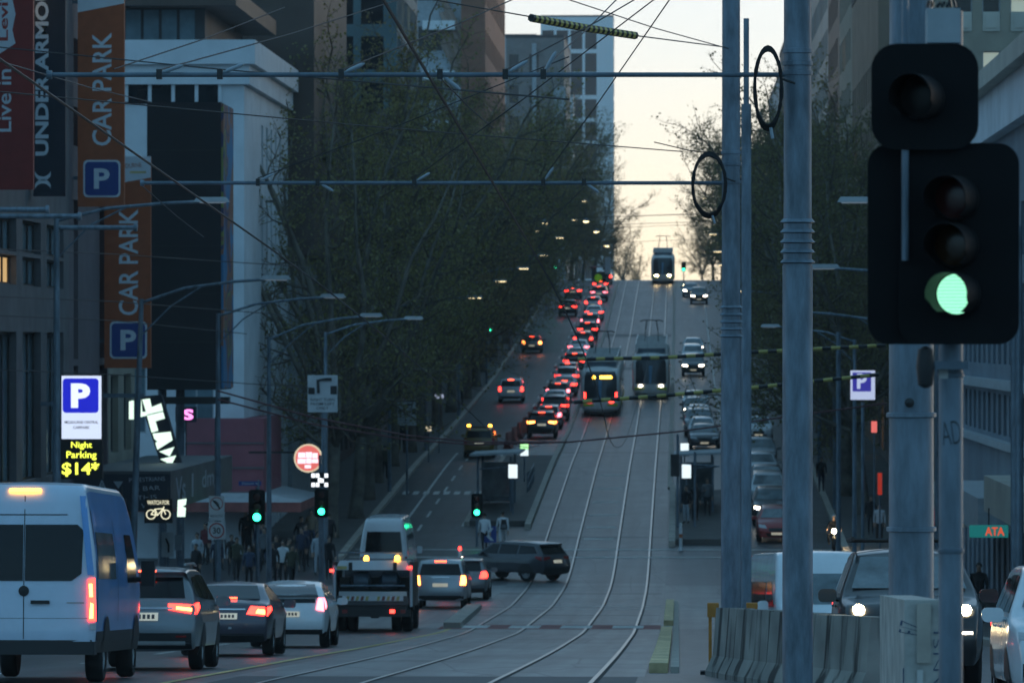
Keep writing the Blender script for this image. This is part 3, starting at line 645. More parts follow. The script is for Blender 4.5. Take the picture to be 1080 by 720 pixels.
STY['wagon'] = dict(L=4.8, prof=[(-2.28,.28),(-2.38,.42),(-2.4,.60),(-2.38,.8),(-2.34,1.0),(-2.3,1.12),(-2.12,1.56),(-2.0,1.66),(-1.4,1.72),(.2,1.71),(.7,1.62),(1.5,1.14),(2.1,1.0),(2.3,.84),(2.4,.58),(2.3,.26)],
    xz=[(.2,.82),(.42,.9),(.8,.91),(1.0,.9),(1.12,.87),(1.6,.72),(1.74,.6)], wr=.34, wb=(-1.4,1.4), wx=.78,
    rwin=[(-.72,1.16),(.72,1.16),(.62,1.54),(-.62,1.54)], fwin=[(-.74,1.2),(.74,1.2),(.6,1.6),(-.6,1.6)],
    swin=[[(-2.0,1.18),(-.9,1.15),(-.9,1.58),(-1.85,1.56)],[(-.82,1.15),(.2,1.14),(.2,1.6),(-.82,1.59)],[(.28,1.14),(1.2,1.14),(.62,1.54),(.28,1.59)]],
    tail=[(.68,.82),(.87,.82),(.85,1.14),(.72,1.14)], tside=[(-2.28,.84),(-2.1,.9),(-2.08,1.12),(-2.22,1.12)], head=[(.45,.76),(.84,.8),(.84,.94),(.5,.9)],
    brake=rect(-.2,.2,1.60,1.65), plate=rect(-.26,.26,.76,.88), fplate=rect(-.24,.24,.4,.51), grille=rect(-.4,.4,.62,.82), bump=rect(-.8,.8,.30,.46), mz=1.12, my=.95)
def make_car(style, label, body='p_silver', cat='car', tail='tail', head='headsoft', brake='brake', group=None, detail=True, name='car'):
    d = STY[style]; c = Car(d['prof'], d['xz'], d['L']); o = thing(name, label, cat, group=group)
    c.body().build('body', body, o, True, ang=38)
    c.back(d['rwin']).build('rear_window', 'glass', o, True); c.face(d['fwin']).build('windscreen', 'glasslight', o, True)
    for sg in (-1, 1):
        for sw in d['swin']: c.side(sw, sg).build('side_window', 'glass', o, True)
        m = c.back(d['tail'] if sg > 0 else mir(d['tail']), .014); c.side(d['tside'], sg, .012, m); m.build('tail_light', tail, o)
        c.face(d['head'] if sg > 0 else mir(d['head']), .014).build('headlight', head, o)
        for yw in d['wb']: c.side(arch(yw, d['wr']+.02, d['wr']+.05), sg, .004).build('arch_shade', 'trim', o)  # black panel stands in for the shade inside the wheel opening
        x = c.X(d['my'], d['mz']); mm = MB()
        mm.prism(rounded(.24,.16,.06,4,sg*(x+.16),d['mz']+.01), d['my']-.05, d['my']+.09); mm.tube([(sg*x*.97, d['my']+.02, d['mz']-.05), (sg*(x+.1), d['my']+.01, d['mz']-.02)], .03, 6)
        mm.build('mirror', body, o, True)
        if detail:
            for y0_ in (-.55, .5): MB().tube([(sg*(c.X(y0_,.98)+.02), y0_-.1, .98), (sg*(c.X(y0_,.98)+.02), y0_+.1, .98)], .015, 6).build('door_handle', body, o)
            for yd in ((-.86, .14) if style != 'sedan' else (-.56,.34)): c.side([(yd-.008,.35),(yd+.008,.35),(yd+.008,1.12),(yd-.008,1.12)], sg, .003, cuts=2).build('door_seam', 'trim', o)
    c.back(d['bump'], .008).build('rear_bumper_trim', 'trim', o); c.face(d['grille']).build('grille', 'trim', o); c.face(d['bump'], .008).build('front_bumper_trim', 'trim', o)
    if brake: c.back(d['brake'], .02).build('brake_light', brake, o)
    c.back(d['plate'], .02).build('number_plate', 'plate', o); c.face(d['fplate'], .02).build('number_plate', 'plate', o)
    wheels(o, d['wr'], .22, d['wx'], *d['wb'])
    return o, c
def place(o, X, Y, heading=0.0, rear=None, front=None, L=4.5):
    """heading 0 = driving up the street away from the camera; rear/front give Y of that end"""
    if rear is not None: Y = rear+L/2
    if front is not None: Y = front+L/2
    k = math.cos(heading); o.location = (X, Y, G(Y)+.012); o.rotation_euler = (math.atan(slope(Y))*(1 if k >= 0 else -1)*abs(k), 0, heading)
    return o
# near queue on the left
o, c = make_car('suv', 'grey SUV with red tail lights and dark lower bumper, just beyond the blue white van', 'p_grey')
place(o, -8.66, 0, rear=84, L=4.55); NEAR = [(o, c, 'suv')]
c.back(rect(-.7,.7,.40,.47), .02).build('skid_plate', 'lower', o); c.back(rect(.55,.72,.53,.56), .016).build('reflector', 'taildim', o); c.back(rect(-.72,-.55,.53,.56), .016).build('reflector', 'taildim', o)
c.back([(.55,.985),(.8,.955),(.8,1.005),(.55,1.03)], .022).build('tail_core', 'tailhot', o); c.back(mir([(.55,.985),(.8,.955),(.8,1.005),(.55,1.03)]), .022).build('tail_core', 'tailhot', o)
c.back(rect(-.5,.5,.985,1.02), .018).build('garnish', 'chrome', o)
for sg in (-1,1): MB().tube([(sg*.62,-1.5,1.71),(sg*.64,-.2,1.735),(sg*.62,.4,1.70)], .022, 6).build('roof_rail', 'alloy', o)
o, c = make_car('sedan', 'dark plum grey sedan with glowing tail lights behind the white liftback', 'p_plum')
place(o, -8.86, 0, rear=101.5, L=4.85); NEAR.append((o, c, 'sedan'))
c.back(rect(-.42,.42,.905,.93), .02).build('garnish', 'chrome', o); c.back([(.62,.84),(.8,.82),(.8,.9),(.66,.92)], .022).build('tail_core', 'tailhot', o); c.back(mir([(.62,.84),(.8,.82),(.8,.9),(.66,.92)]), .022).build('tail_core', 'tailhot', o)
for i in (-.16, .12): c.back(rect(i-.03,i+.03,.53,.57), .016).build('sensor', 'headoff', o)
o, c = make_car('liftback', 'white liftback with pink tail lights and split rear window behind the truck', 'p_white', tail='tailpink', brake=None)
place(o, -8.62, 0, rear=115, L=4.45); NEAR.append((o, c, 'liftback'))
c.back(rect(-.6,.6,.99,1.08), .014).build('lower_rear_window', 'glass', o); c.back(rect(-.66,.66,1.11,1.16), .05).build('spoiler', 'trim', o)
o, c = make_car('wagon', 'silver people mover with bright amber tail lights right of the truck', 'p_silver', tail='tailhot')
place(o, -8.12, 0, rear=178, L=4.8); c.back(rect(-.3,.3,1.07,1.10), .02).build('garnish', 'chrome', o)
o, c = make_car('hatch', 'dark grey hatchback partly hidden in front of the silver people mover', 'p_grey', brake=None)
place(o, -7.75, 0, rear=189, L=4.1)
o, c = make_car('suv', 'dark grey SUV turning across the tram tracks', 'p_dark', tail='taildim', brake=None); place(o, -6.55, 209, R(52)); o.scale.z = .95
def plate_print(o, c, d):
    x0, x1 = d['plate'][0][0], d['plate'][1][0]; z0, z1 = d['plate'][0][1], d['plate'][2][1]
    for i in range(6):
        x = x0+.05+i*(x1-x0-.08)/6; c.back(rect(x, x+.045, z0+.03, z1-.03), .026, cuts=1).build('plate_character', 'platedark', o)
# blue and white high roof van
vp = [(-3.2,.42),(-3.24,.55),(-3.24,.75),(-3.235,1.0),(-3.22,1.4),(-3.2,1.8),(-3.17,2.2),(-3.14,2.5),(-3.1,2.68),(-3.02,2.76),(-2.6,2.8),(1.6,2.8),(2.0,2.72),(2.4,2.3),(2.75,1.5),(3.1,1.25),(3.3,1.1),(3.4,.8),(3.4,.45)]
c = Car(vp, [(.3,.94),(.6,1.0),(1.3,1.01),(1.8,.985),(2.4,.89),(2.72,.82),(2.8,.76)], 6.7, rnd=.10, crown=.03, taper=(.985,.86), tl=.8)
o = thing('van', 'white and blue high roof van with tall red tail lamp at the left edge', 'van'); place(o, -9.07, 0, rear=72, L=6.5)
a, bb = c.body(True); a.build('body', 'p_vanwhite', o, True, ang=38); bb.build('side_panel', 'p_vanblue', o, True, ang=38)
for sg in (-1, 1):
    f = (lambda p: p) if sg > 0 else mir
    c.back(f([(.015,1.42),(.66,1.42),(.80,1.52),(.82,2.12),(.74,2.2),(.015,2.2)]), .012, cuts=4).build('rear_window', 'glass', o, True)
    c.back(f([(.90,.86),(1.0,.86),(.985,1.46),(.89,1.44)]), .018).build('tail_light', 'tail', o)
    c.back(f([(.915,.9),(.965,.9),(.965,1.1),(.93,1.12)]), .026).build('tail_core', 'tailhot', o); c.back(f([(.915,1.2),(.96,1.2),(.95,1.38),(.905,1.38)]), .026).build('tail_core', 'tailhot', o)
    c.side([(-3.1,.42),(3.2,.42),(3.2,.72),(-3.1,.72)], sg, .012).build('side_moulding', 'trim', o)
    c.side([(-3.02,.86),(-2.98,.86),(-2.94,2.4),(-2.98,2.4)], sg, .004).build('seam', 'trim', o); c.side([(-.4,.86),(-.37,.86),(-.37,2.3),(-.4,2.3)], sg, .004).build('seam', 'trim', o)
    c.side([(-2.9,1.45),(-.6,1.45),(-.6,2.1),(-2.8,2.1)], sg, .006).build('side_window', 'glasslight', o); c.side([(.9,1.4),(2.2,1.4),(1.75,2.1),(.9,2.1)], sg, .008).build('side_window', 'glass', o)
    for yw in (-1.9, 2.1): c.side([(p[0], p[1]+.18) for p in arch(yw, .33, .42)], sg, .016).build('arch_shade', 'trim', o)  # darkness of the wheel opening laid on as a black panel
    mm = MB().box(sg*1.22-.1, sg*1.22+.1, 1.72, 1.86, 1.35, 1.72); mm.tube([(sg*.98,1.85,1.45),(sg*1.15,1.8,1.45)], .04); mm.build('mirror', 'blackplastic', o)
    c.back(f([(.92,.74),(1.0,.74),(1.0,.83),(.92,.83)]), .02).build('reflector', 'headoff', o)
c.back([(-.22,2.655),(.22,2.655),(.22,2.70),(-.22,2.70)], .03).build('brake_light', 'amber', o)
c.back(rect(-.006,.006,.62,2.6), .008).build('door_seam', 'trim', o); c.back(rect(-.9,.9,.90,.905), .006).build('crease', 'trim', o); c.back(rect(-.84,.84,2.33,2.345), .006).build('crease', 'trim', o)
MB().box(-1.0,1.0,-3.34,-3.02,.40,.58).build('rear_bumper', 'trim', o)
k = MB().lathe([(.075,0),(.07,-.03),(.02,-.035)], 14, 'Y'); k.build('emblem', 'blackplastic', o, True, (0,-3.225,1.28))
MB().box(.1,.36,-3.27,-3.225,1.10,1.15).build('door_handle', 'blackplastic', o); c.back(rect(.6,.84,1.11,1.125), .012).build('badge', 'lower', o)
c.back([(.885,1.5),(.975,1.5),(.84,2.6),(.76,2.6)], .016).build('blue_stripe', 'p_vanblue', o); c.back(mir([(.885,1.5),(.975,1.5),(.84,2.6),(.76,2.6)]), .016).build('blue_stripe', 'p_vanblue', o)
c.back([(-.95,.47),(.95,.47),(.95,.60),(-.95,.60)], .012).build('lower_trim', 'trim', o)
wheels(o, .36, .24, .86, -1.9, 2.1)
for o, c, st in NEAR: plate_print(o, c, STY[st])
# small tray truck with hazard board
o = thing('truck', 'dark tipper truck with white hopper top, amber beacons and hazard striped board', 'truck'); place(o, -8.5, 0, rear=145, L=6.0)
MB().box(-.95,.95,-2.9,2.9,.55,.72).build('chassis', 'blackmetal', o)
m = MB(); m.box(-1.12,-1.02,-2.8,-.2,.72,1.95); m.box(1.02,1.12,-2.8,-.2,.72,1.95); m.box(-1.02,1.02,-1.6,-.2,.72,1.5); m.build('hopper', 'blackmetal', o)
m = MB(); m.box(-1.05,1.05,-2.95,-.4,1.72,1.98,(.12,.1)); m.build('hopper_top', 'p_white', o)
for x in (-.62, .62): MB().box(x-.05,x+.05,-2.99,-2.93,1.66,1.93).build('hinge', 'blackmetal', o)
for x in (-1.07, 1.07): MB().tube([(x,-2.9,.7),(x,-2.9,1.85)], .045).build('corner_post', 'p_white', o)
MB().box(-.95,.95,-2.86,-2.2,1.0,1.12).build('bucket_edge', 'p_silver', o); MB().box(-1.0,1.0,-2.88,-2.3,.74,1.0).build('tailboard', 'p_dark', o)
MB().tube([(-.9,-2.9,1.28),(.9,-2.9,1.28)], .03).build('lift_bar', 'galv', o)
for i, x in enumerate((-.35, .45)): MB().lathe([(.02,-.3),(.24,-.2),(.27,0),(.24,.2),(.02,.3)], 14, 'X', (x,-2.45,1.42)).build('drum', 'galvdark' , o, True)
hb = MB().box(-.85,.85,-2.95,-2.89,.86,1.0).build('hazard_board', 'p_white', o)
for sd in (-1, 1):
    for i in range(5):
        x = sd*(.16+i*.135); MB().prism([(x-.05,.87),(x+.03,.87),(x+.06,.99),(x-.02,.99)], -2.957, -2.951).build('hazard_stripe', 'redpaint' if i % 2 else 'yellowpaint', hb)
MB().box(-1.05,1.05,-2.98,-2.80,.42,.62).build('rear_bumper', 'blackmetal', o)
for x in (.55,.85): MB().box(x-.07,x+.07,-3.0,-2.975,.52,.62).build('tail_light', 'tail' if x < .7 else 'taildim', o)
MB().box(-.85,-.7,-3.0,-2.975,.52,.62).build('tail_light', 'taildim', o)
m = MB().lathe([(.07,0),(.07,.08),(.04,.13),(.01,.14)], 12, 'Z', (-.2,-2.6,1.98)); m.build('beacon', 'amber', o, True)
MB().lathe([(.075,0),(.075,.1),(.04,.14),(.01,.15)], 12, 'Z', (.68,-2.85,1.985)).build('beacon', 'amber', o, True)
MB().box(-1.2,-1.1,-2.95,-2.88,1.66,1.74).build('marker_light', 'tail', o); MB().box(.98,1.1,-3.0,-2.96,1.76,1.82).build('marker_light', 'tail', o)
MB().tube([(-1.0,-2.7,1.98),(-1.0,-2.7,2.16),(-.95,-2.7,2.2),(.75,-2.7,2.2),(.8,-2.7,2.16),(.8,-2.7,1.98)], .022, 6).build('guard_rail', 'galv', o)
MB().box(-1.02,1.02,.2,2.6,.72,2.0,(.06,.15)).build('cab', 'p_dark', o); MB().box(-1.0,-.72,-2.96,-2.9,1.74,1.83).build('warning_label', 'yellowpaint', o)
m_t, m_r = wheel_meshes(.42,.28,'')
for sg in (-1,1):
    for y, xx in ((-1.8,.62),(-1.8,.92),(1.7,.9)): k = inst('wheel', m_t, o, (sg*xx,y,.42), (0,0,0 if sg>0 else math.pi)); inst('rim', m_r, k)
MB().prism([(-.25,.62),(.25,.62),(.1,.36),(-.1,.36)], -1.95, -1.6).build('axle_diff', 'blackmetal', o)
# white high van beyond the junction, and the white van and dark four wheel drive facing us on the right
def box_van(label, X, rear=None, front=None, head=0.0, hl='headoff', col='p_white', tl='taildim', H=2.55, name='van', cat='van', sc=1.0):
    c = Car([(x, .3+(z-.42)*(H-.3)/2.38) for x, z in vp], [(.3,.88),(.6,.94),(1.2,.95),(1.6,.92),(2.2,.84),(2.6,.74)], 6.7, rnd=.1, crown=.04, taper=(.97,.86))
    f = (H-.3)/2.38; o = thing(name, label, cat); c.body().build('body', col, o, True)
    c.back([(-.72,1.4*f),(.72,1.4*f),(.64,2.15*f),(-.64,2.15*f)], .012).build('rear_window', 'glass', o, True); c.face([(-.78,1.42*f),(.78,1.42*f),(.64,2.2*f),(-.64,2.2*f)], .012).build('windscreen', 'glasslight', o, True)
    for sg in (-1,1):
        g = (lambda p: p) if sg > 0 else mir
        c.back(g(rect(.82,.9,.8,1.3)), .014).build('tail_light', tl, o); c.face(g(rect(.5,.8,.85,1.02)), .014).build('headlight', hl, o)
        c.side([(1.0,1.35*f),(2.3,1.35*f),(1.8,2.0*f),(1.0,2.0*f)], sg, .01).build('side_window', 'glass', o); c.side([(-2.8,1.35*f),(.8,1.35*f),(.8,2.0*f),(-2.7,2.0*f)], sg, .01).build('side_window', 'glass', o)
        MB().prism(rounded(.2,.28,.06,4,sg*1.13,1.32*f), 1.95, 2.06).build('mirror', col, o, True)
    c.face(rect(-.4,.4,.62,.8), .01).build('grille', 'trim', o); c.back(rect(-.25,.25,.62,.74), .02).build('number_plate', 'plate', o); c.face(rect(-.25,.25,.46,.57), .02).build('number_plate', 'plate', o)
    c.back(rect(-.85,.85,.34,.5), .01).build('rear_bumper_trim', 'trim', o); c.face(rect(-.85,.85,.34,.5), .01).build('front_bumper_trim', 'trim', o)
    wheels(o, .34, .23, .8, -1.9, 2.1); return place(o, X, 0, head, rear=rear, front=front, L=6.6), c
box_van('white high roof van seen from behind beyond the truck', -11.3, rear=200, H=2.8)
box_van('white van with grey windscreen facing the camera behind the concrete barrier', 2.55, front=97, head=math.pi+R(5), H=2.05)
STY['fourwd'] = dict(STY['suv'], head=[(.68+.075*math.cos(i*math.pi/5), .95+.06*math.sin(i*math.pi/5)) for i in range(10)])
o, c = make_car('fourwd', 'dark four wheel drive with roof rack and bright headlights behind the barrier', 'p_black', head='head', brake=None)
place(o, 3.1, 0, math.pi, front=69, L=4.55); o.scale = (1.04,1.04,1.12)
m = MB()
for y in (-1.2,-.4,.3): m.tube([(-.72,y,1.78),(.72,y,1.78)], .025, 6)
for x in (-.7,.7): m.tube([(x,-1.4,1.79),(x,.5,1.79)], .03, 6)
m.build('roof_rack', 'blackmetal', o)
for sg in (-1, 1): c.face(rect(sg*.62-.14, sg*.62+.14, .66, .69), .02).build('fog_lamp', 'headsoft', o)
o, c = make_car('suv', 'white car with folded out mirror at the right edge of the picture', 'p_white', head='headoff', brake=None); place(o, 4.5, 0, math.pi, front=56, L=4.55)
# queue up the hill (seen from behind), each a car of its own
PROTO = {}
def proto(style):
    if style not in PROTO: PROTO[style] = make_car(style, 'car', 'p_silver', detail=False)[0]
    return PROTO[style]
_first = set()
def queue(lst, X, heading, labelf, group):
    for i, (Y, st, col, dx, lit) in enumerate(lst):
        ov = {'p_silver': col}
        if lit == 'r': ov.update({'headsoft': 'headoff'})
        if lit == 'r' and i % 3 == 1: ov.update({'tail': 'tailpink'})
        if lit == 'r' and i % 4 == 2: ov.update({'brake': 'taildim'})
        if lit == 't': ov.update({'tail': 'tailhot'})
        if lit == 'h': ov.update({'tail': 'taildim', 'brake': 'taildim'})
        if lit == '0': ov.update({'tail': 'taildim', 'brake': 'taildim', 'headsoft': 'headoff'})
        o = copy_tree(proto(st), None, ov)
        tag(o, labelf(i, col, st), 'car', group); place(o, X+dx, Y, heading)
CN = {'p_black':'black','p_silver':'silver','p_white':'white','p_dark':'charcoal','p_grey':'grey','p_red':'red','p_blue':'navy','p_plum':'plum'}
SN = {'fourwd':'SUV','suv':'SUV','sedan':'sedan','hatch':'hatchback','wagon':'wagon','liftback':'liftback'}
q1 = [(320,'suv','p_black',0,'t'),(332,'hatch','p_silver',.1,'r'),(343,'suv','p_dark',.25,'r'),(355,'sedan','p_silver',0,'r'),(367,'hatch','p_black',-.1,'r'),(379,'sedan','p_grey',.1,'r'),(391,'suv','p_silver',0,'r'),(403,'hatch','p_grey',-.2,'r'),
      (416,'suv','p_black',.1,'r'),(429,'sedan','p_white',0,'r'),(443,'sedan','p_silver',-.1,'r'),(458,'hatch','p_dark',0,'r'),(475,'suv','p_black',.1,'r'),(494,'wagon','p_grey',0,'r'),(512,'sedan','p_silver',.1,'r'),(530,'hatch','p_white',-.3,'r'),(550,'suv','p_grey',0,'r'),(572,'sedan','p_silver',-.2,'r'),(590,'hatch','p_dark',0,'r')]
queue(q1, -8.3, 0, lambda i, c_, s_: '%s %s, %s from the front of the red lit queue left of the trams' % (CN[c_], SN[s_], ORD[i]), 'cars queued up the hill')
q2 = [(369,'wagon','p_white',0,'r'),(450,'hatch','p_grey',-.8,'t'),(520,'suv','p_black',.8,'r'),(556,'sedan','p_grey',.6,'r')]
queue(q2, -11.75, 0, lambda i, c_, s_: '%s %s, %s up the hill in the outer left lane' % (CN[c_], SN[s_], ORD[i]), 'cars in the outer left lane')
q3 = [(306,'sedan','p_dark',.35,'0'),(314,'hatch','p_silver',.25,'h'),(323,'suv','p_grey',.1,'0'),(333,'sedan','p_silver',.1,'0'),(343,'hatch','p_dark',0,'h'),(354,'sedan','p_silver',0,'0'),(412,'suv','p_dark',0,'h'),(428,'wagon','p_white',0,'h'),(446,'sedan','p_silver',.1,'h'),(545,'suv','p_dark',1.0,'h'),(560,'sedan','p_grey',.2,'h')]
queue(q3, 1.2, math.pi, lambda i, c_, s_: 'oncoming %s %s, %s up the hill in the lane beside the tracks' % (CN[c_], SN[s_], ORD[i]), 'oncoming cars beside the tracks')
q4 = [(232,'hatch','p_red',0,'0'),(242,'suv','p_black',0,'h'),(253,'wagon','p_silver',0,'0'),(263,'sedan','p_dark',.1,'0'),(273,'hatch','p_silver',0,'0'),(284,'suv','p_grey',.1,'0'),(316,'hatch','p_white',.5,'0'),(340,'sedan','p_dark',.3,'0')]
queue(q4, 4.35, math.pi, lambda i, c_, s_: '%s %s facing downhill, %s in the right kerbside lane from the crossing' % (CN[c_], SN[s_], ORD[i]), 'cars in the right kerbside lane')
def drop(o):
    for ch in list(o.children): drop(ch)
    bpy.data.objects.remove(o)
for p in PROTO.values(): drop(p)
# yellow works vehicle with amber lights beside the stop, red barrier boards behind it
o, c = make_car('wagon', 'yellow and black works vehicle with amber roof lights left of the tram stop', 'p_yellow', tail='taildim', head='headoff', brake=None, detail=False); place(o, -11.2, 296)
for x in (-.6, .6): MB().lathe([(.1,0),(.1,.12),(.03,.16)], 10, 'Z', (x,-1.6,1.73)).build('beacon', 'amber', o, True)
MB().box(-.75,.75,-1.75,-1.45,1.715,1.76).build('light_bar', 'blackmetal', o)
for i in range(7):
    o = thing('barrier_board', 'red plastic road barrier, %s from the near end of the row behind the works vehicle' % ORD[i], 'barrier', (-9.95+.12*i, 306+i*7, G(306+i*7)), group='red road barriers')
    MB().box(-.12,.12,-2.6,2.6,.28,.95,(.05,.1)).build('panel', 'redpaint', o); MB().box(-.25,.25,-2.4,2.4,.015,.28,(.08,0)).build('base', 'redpaint', o)
# ------------------------------------------------------------------ trams
M('tramgrey', (.78,.8,.8), .4, var=.1); M('tramlime', (.6,.75,.06), .5, var=.1); M('tramblack', (.03,.04,.05), .12, var=.1); E('dest', (1,.5,.04), 4.0); M('trampanel', (.1,.25,.42), .4, var=.1)
def tram(label, X, Yfront, facing, hl, tl, dest=True, L=26.0):
    """facing -1: nose towards the camera end is the cab we see; both ends alike"""
    o = thing('tram', label, 'tram', (X, Yfront+L/2, 0)); 
    g0, g1 = G(Yfront+1), G(Yfront+L-1); o.location.z = (g0+g1)/2+.02; o.rotation_euler = (math.atan2(g1-g0, L-2), 0, 0)
    h = L/2
    pr = [(-h+.25,.28),(-h+.05,.45),(-h,.7),(-h+.02,1.0),(-h+.1,1.3),(-h+.25,2.0),(-h+.5,2.8),(-h+.75,3.1),(-h+1.3,3.25),(h-1.3,3.25),(h-.75,3.1),(h-.5,2.8),(h-.25,2.0),(h-.1,1.3),(h-.02,1.0),(h,.7),(h-.05,.45),(h-.25,.28)]
    c = Car(pr, [(.25,1.28),(.6,1.33),(2.6,1.33),(3.0,1.27),(3.25,1.05)], L, rnd=.22, crown=.18, taper=(.86,.86), tl=1.4, step=.6)
    c.body().build('body', 'tramgrey', o, True)
    c.back([(-1.1,1.1),(1.1,1.1),(1.08,2.6),(.95,2.95),(-.95,2.95),(-1.08,2.6)], .03, cuts=5).build('windscreen', 'tramblack', o, True)
    c.back([(-.12,1.12),(.02,1.12),(.10,2.4),(-.14,2.4)], .05).build('wiper_panel', 'trampanel', o)
    if dest:
        c.back(rect(-.05,.75,2.5,2.68), .06).build('destination_display', 'dest', o); c.back(circle(.11,10,-.45,2.58), .06).build('route_display', 'dest', o)
    for sg in (-1,1):
        f = (lambda p: p) if sg > 0 else mir
        c.back(f(rect(.6,.86,.9,1.02)), .04).build('lamp', hl, o)
        c.back(f([(.45,.72),(1.14,.66),(1.15,.86),(.45,.82)]), .03, cuts=4).build('lime_band', 'tramlime', o)
        if tl: c.back(f(rect(.98,1.1,1.2,1.6)), .04).build('tail_light', tl, o)
        for i in range(7): y = -h+2.2+i*3.2; c.side(rect(y, y+2.6, 1.15, 2.5), sg, .012, cuts=1).build('side_window', 'glass', o)
        c.side([(-h+1.8,.5),(h-1.8,.5),(h-1.8,.8),(-h+1.8,.8)], sg, .01).build('skirt_band', 'tramlime', o)
        MB().tube([(sg*1.25,-h+1.2,2.5),(sg*1.5,-h+.9,2.4)], .03, 5).build('mirror_arm', 'blackmetal', o)
    for i in range(4):
        y = -h+2.4+i*5.4; MB().box(-1.0,1.0,y,y+3.6,3.24,3.75,(.12,.15)).build('roof_unit', 'galvdark', o)
        m = MB(); m.box(-1.12,-1.05,y,y+3.6,3.24,3.9); m.box(1.05,1.12,y,y+3.6,3.24,3.9); m.box(-1.12,1.12,y-.06,y-.01,3.55,3.9); m.build('roof_shroud', 'tramgrey', o)
    p = MB(); p.tube([(-.5,-3.2,3.8),(-.45,-1.2,4.6),(-.35,-2.8,5.3)], .04, 5); p.tube([(.5,-3.2,3.8),(.45,-1.2,4.6),(.35,-2.8,5.3)], .04, 5); p.tube([(-.85,-2.8,5.25),(-.6,-2.8,5.34),(.6,-2.8,5.34),(.85,-2.8,5.25)], .04, 5); p.build('pantograph', 'blackmetal', o)
    MB().box(-1.1,1.1,-h+.3,h-.3,.14,.34).build('undercarriage', 'blackmetal', o)
    return o
tram('tram seen from behind with an amber destination display in the left track', -5.15, 347, 0, 'tail', 'tail')
t = tram('oncoming tram with two lit lamps in the right track beside the other tram', -1.93, 372, 0, 'headsoft', None, dest=False)
tram('distant tram with round headlights coming over the crest of the hill', -1.7, 589, 0, 'head', None, dest=False)
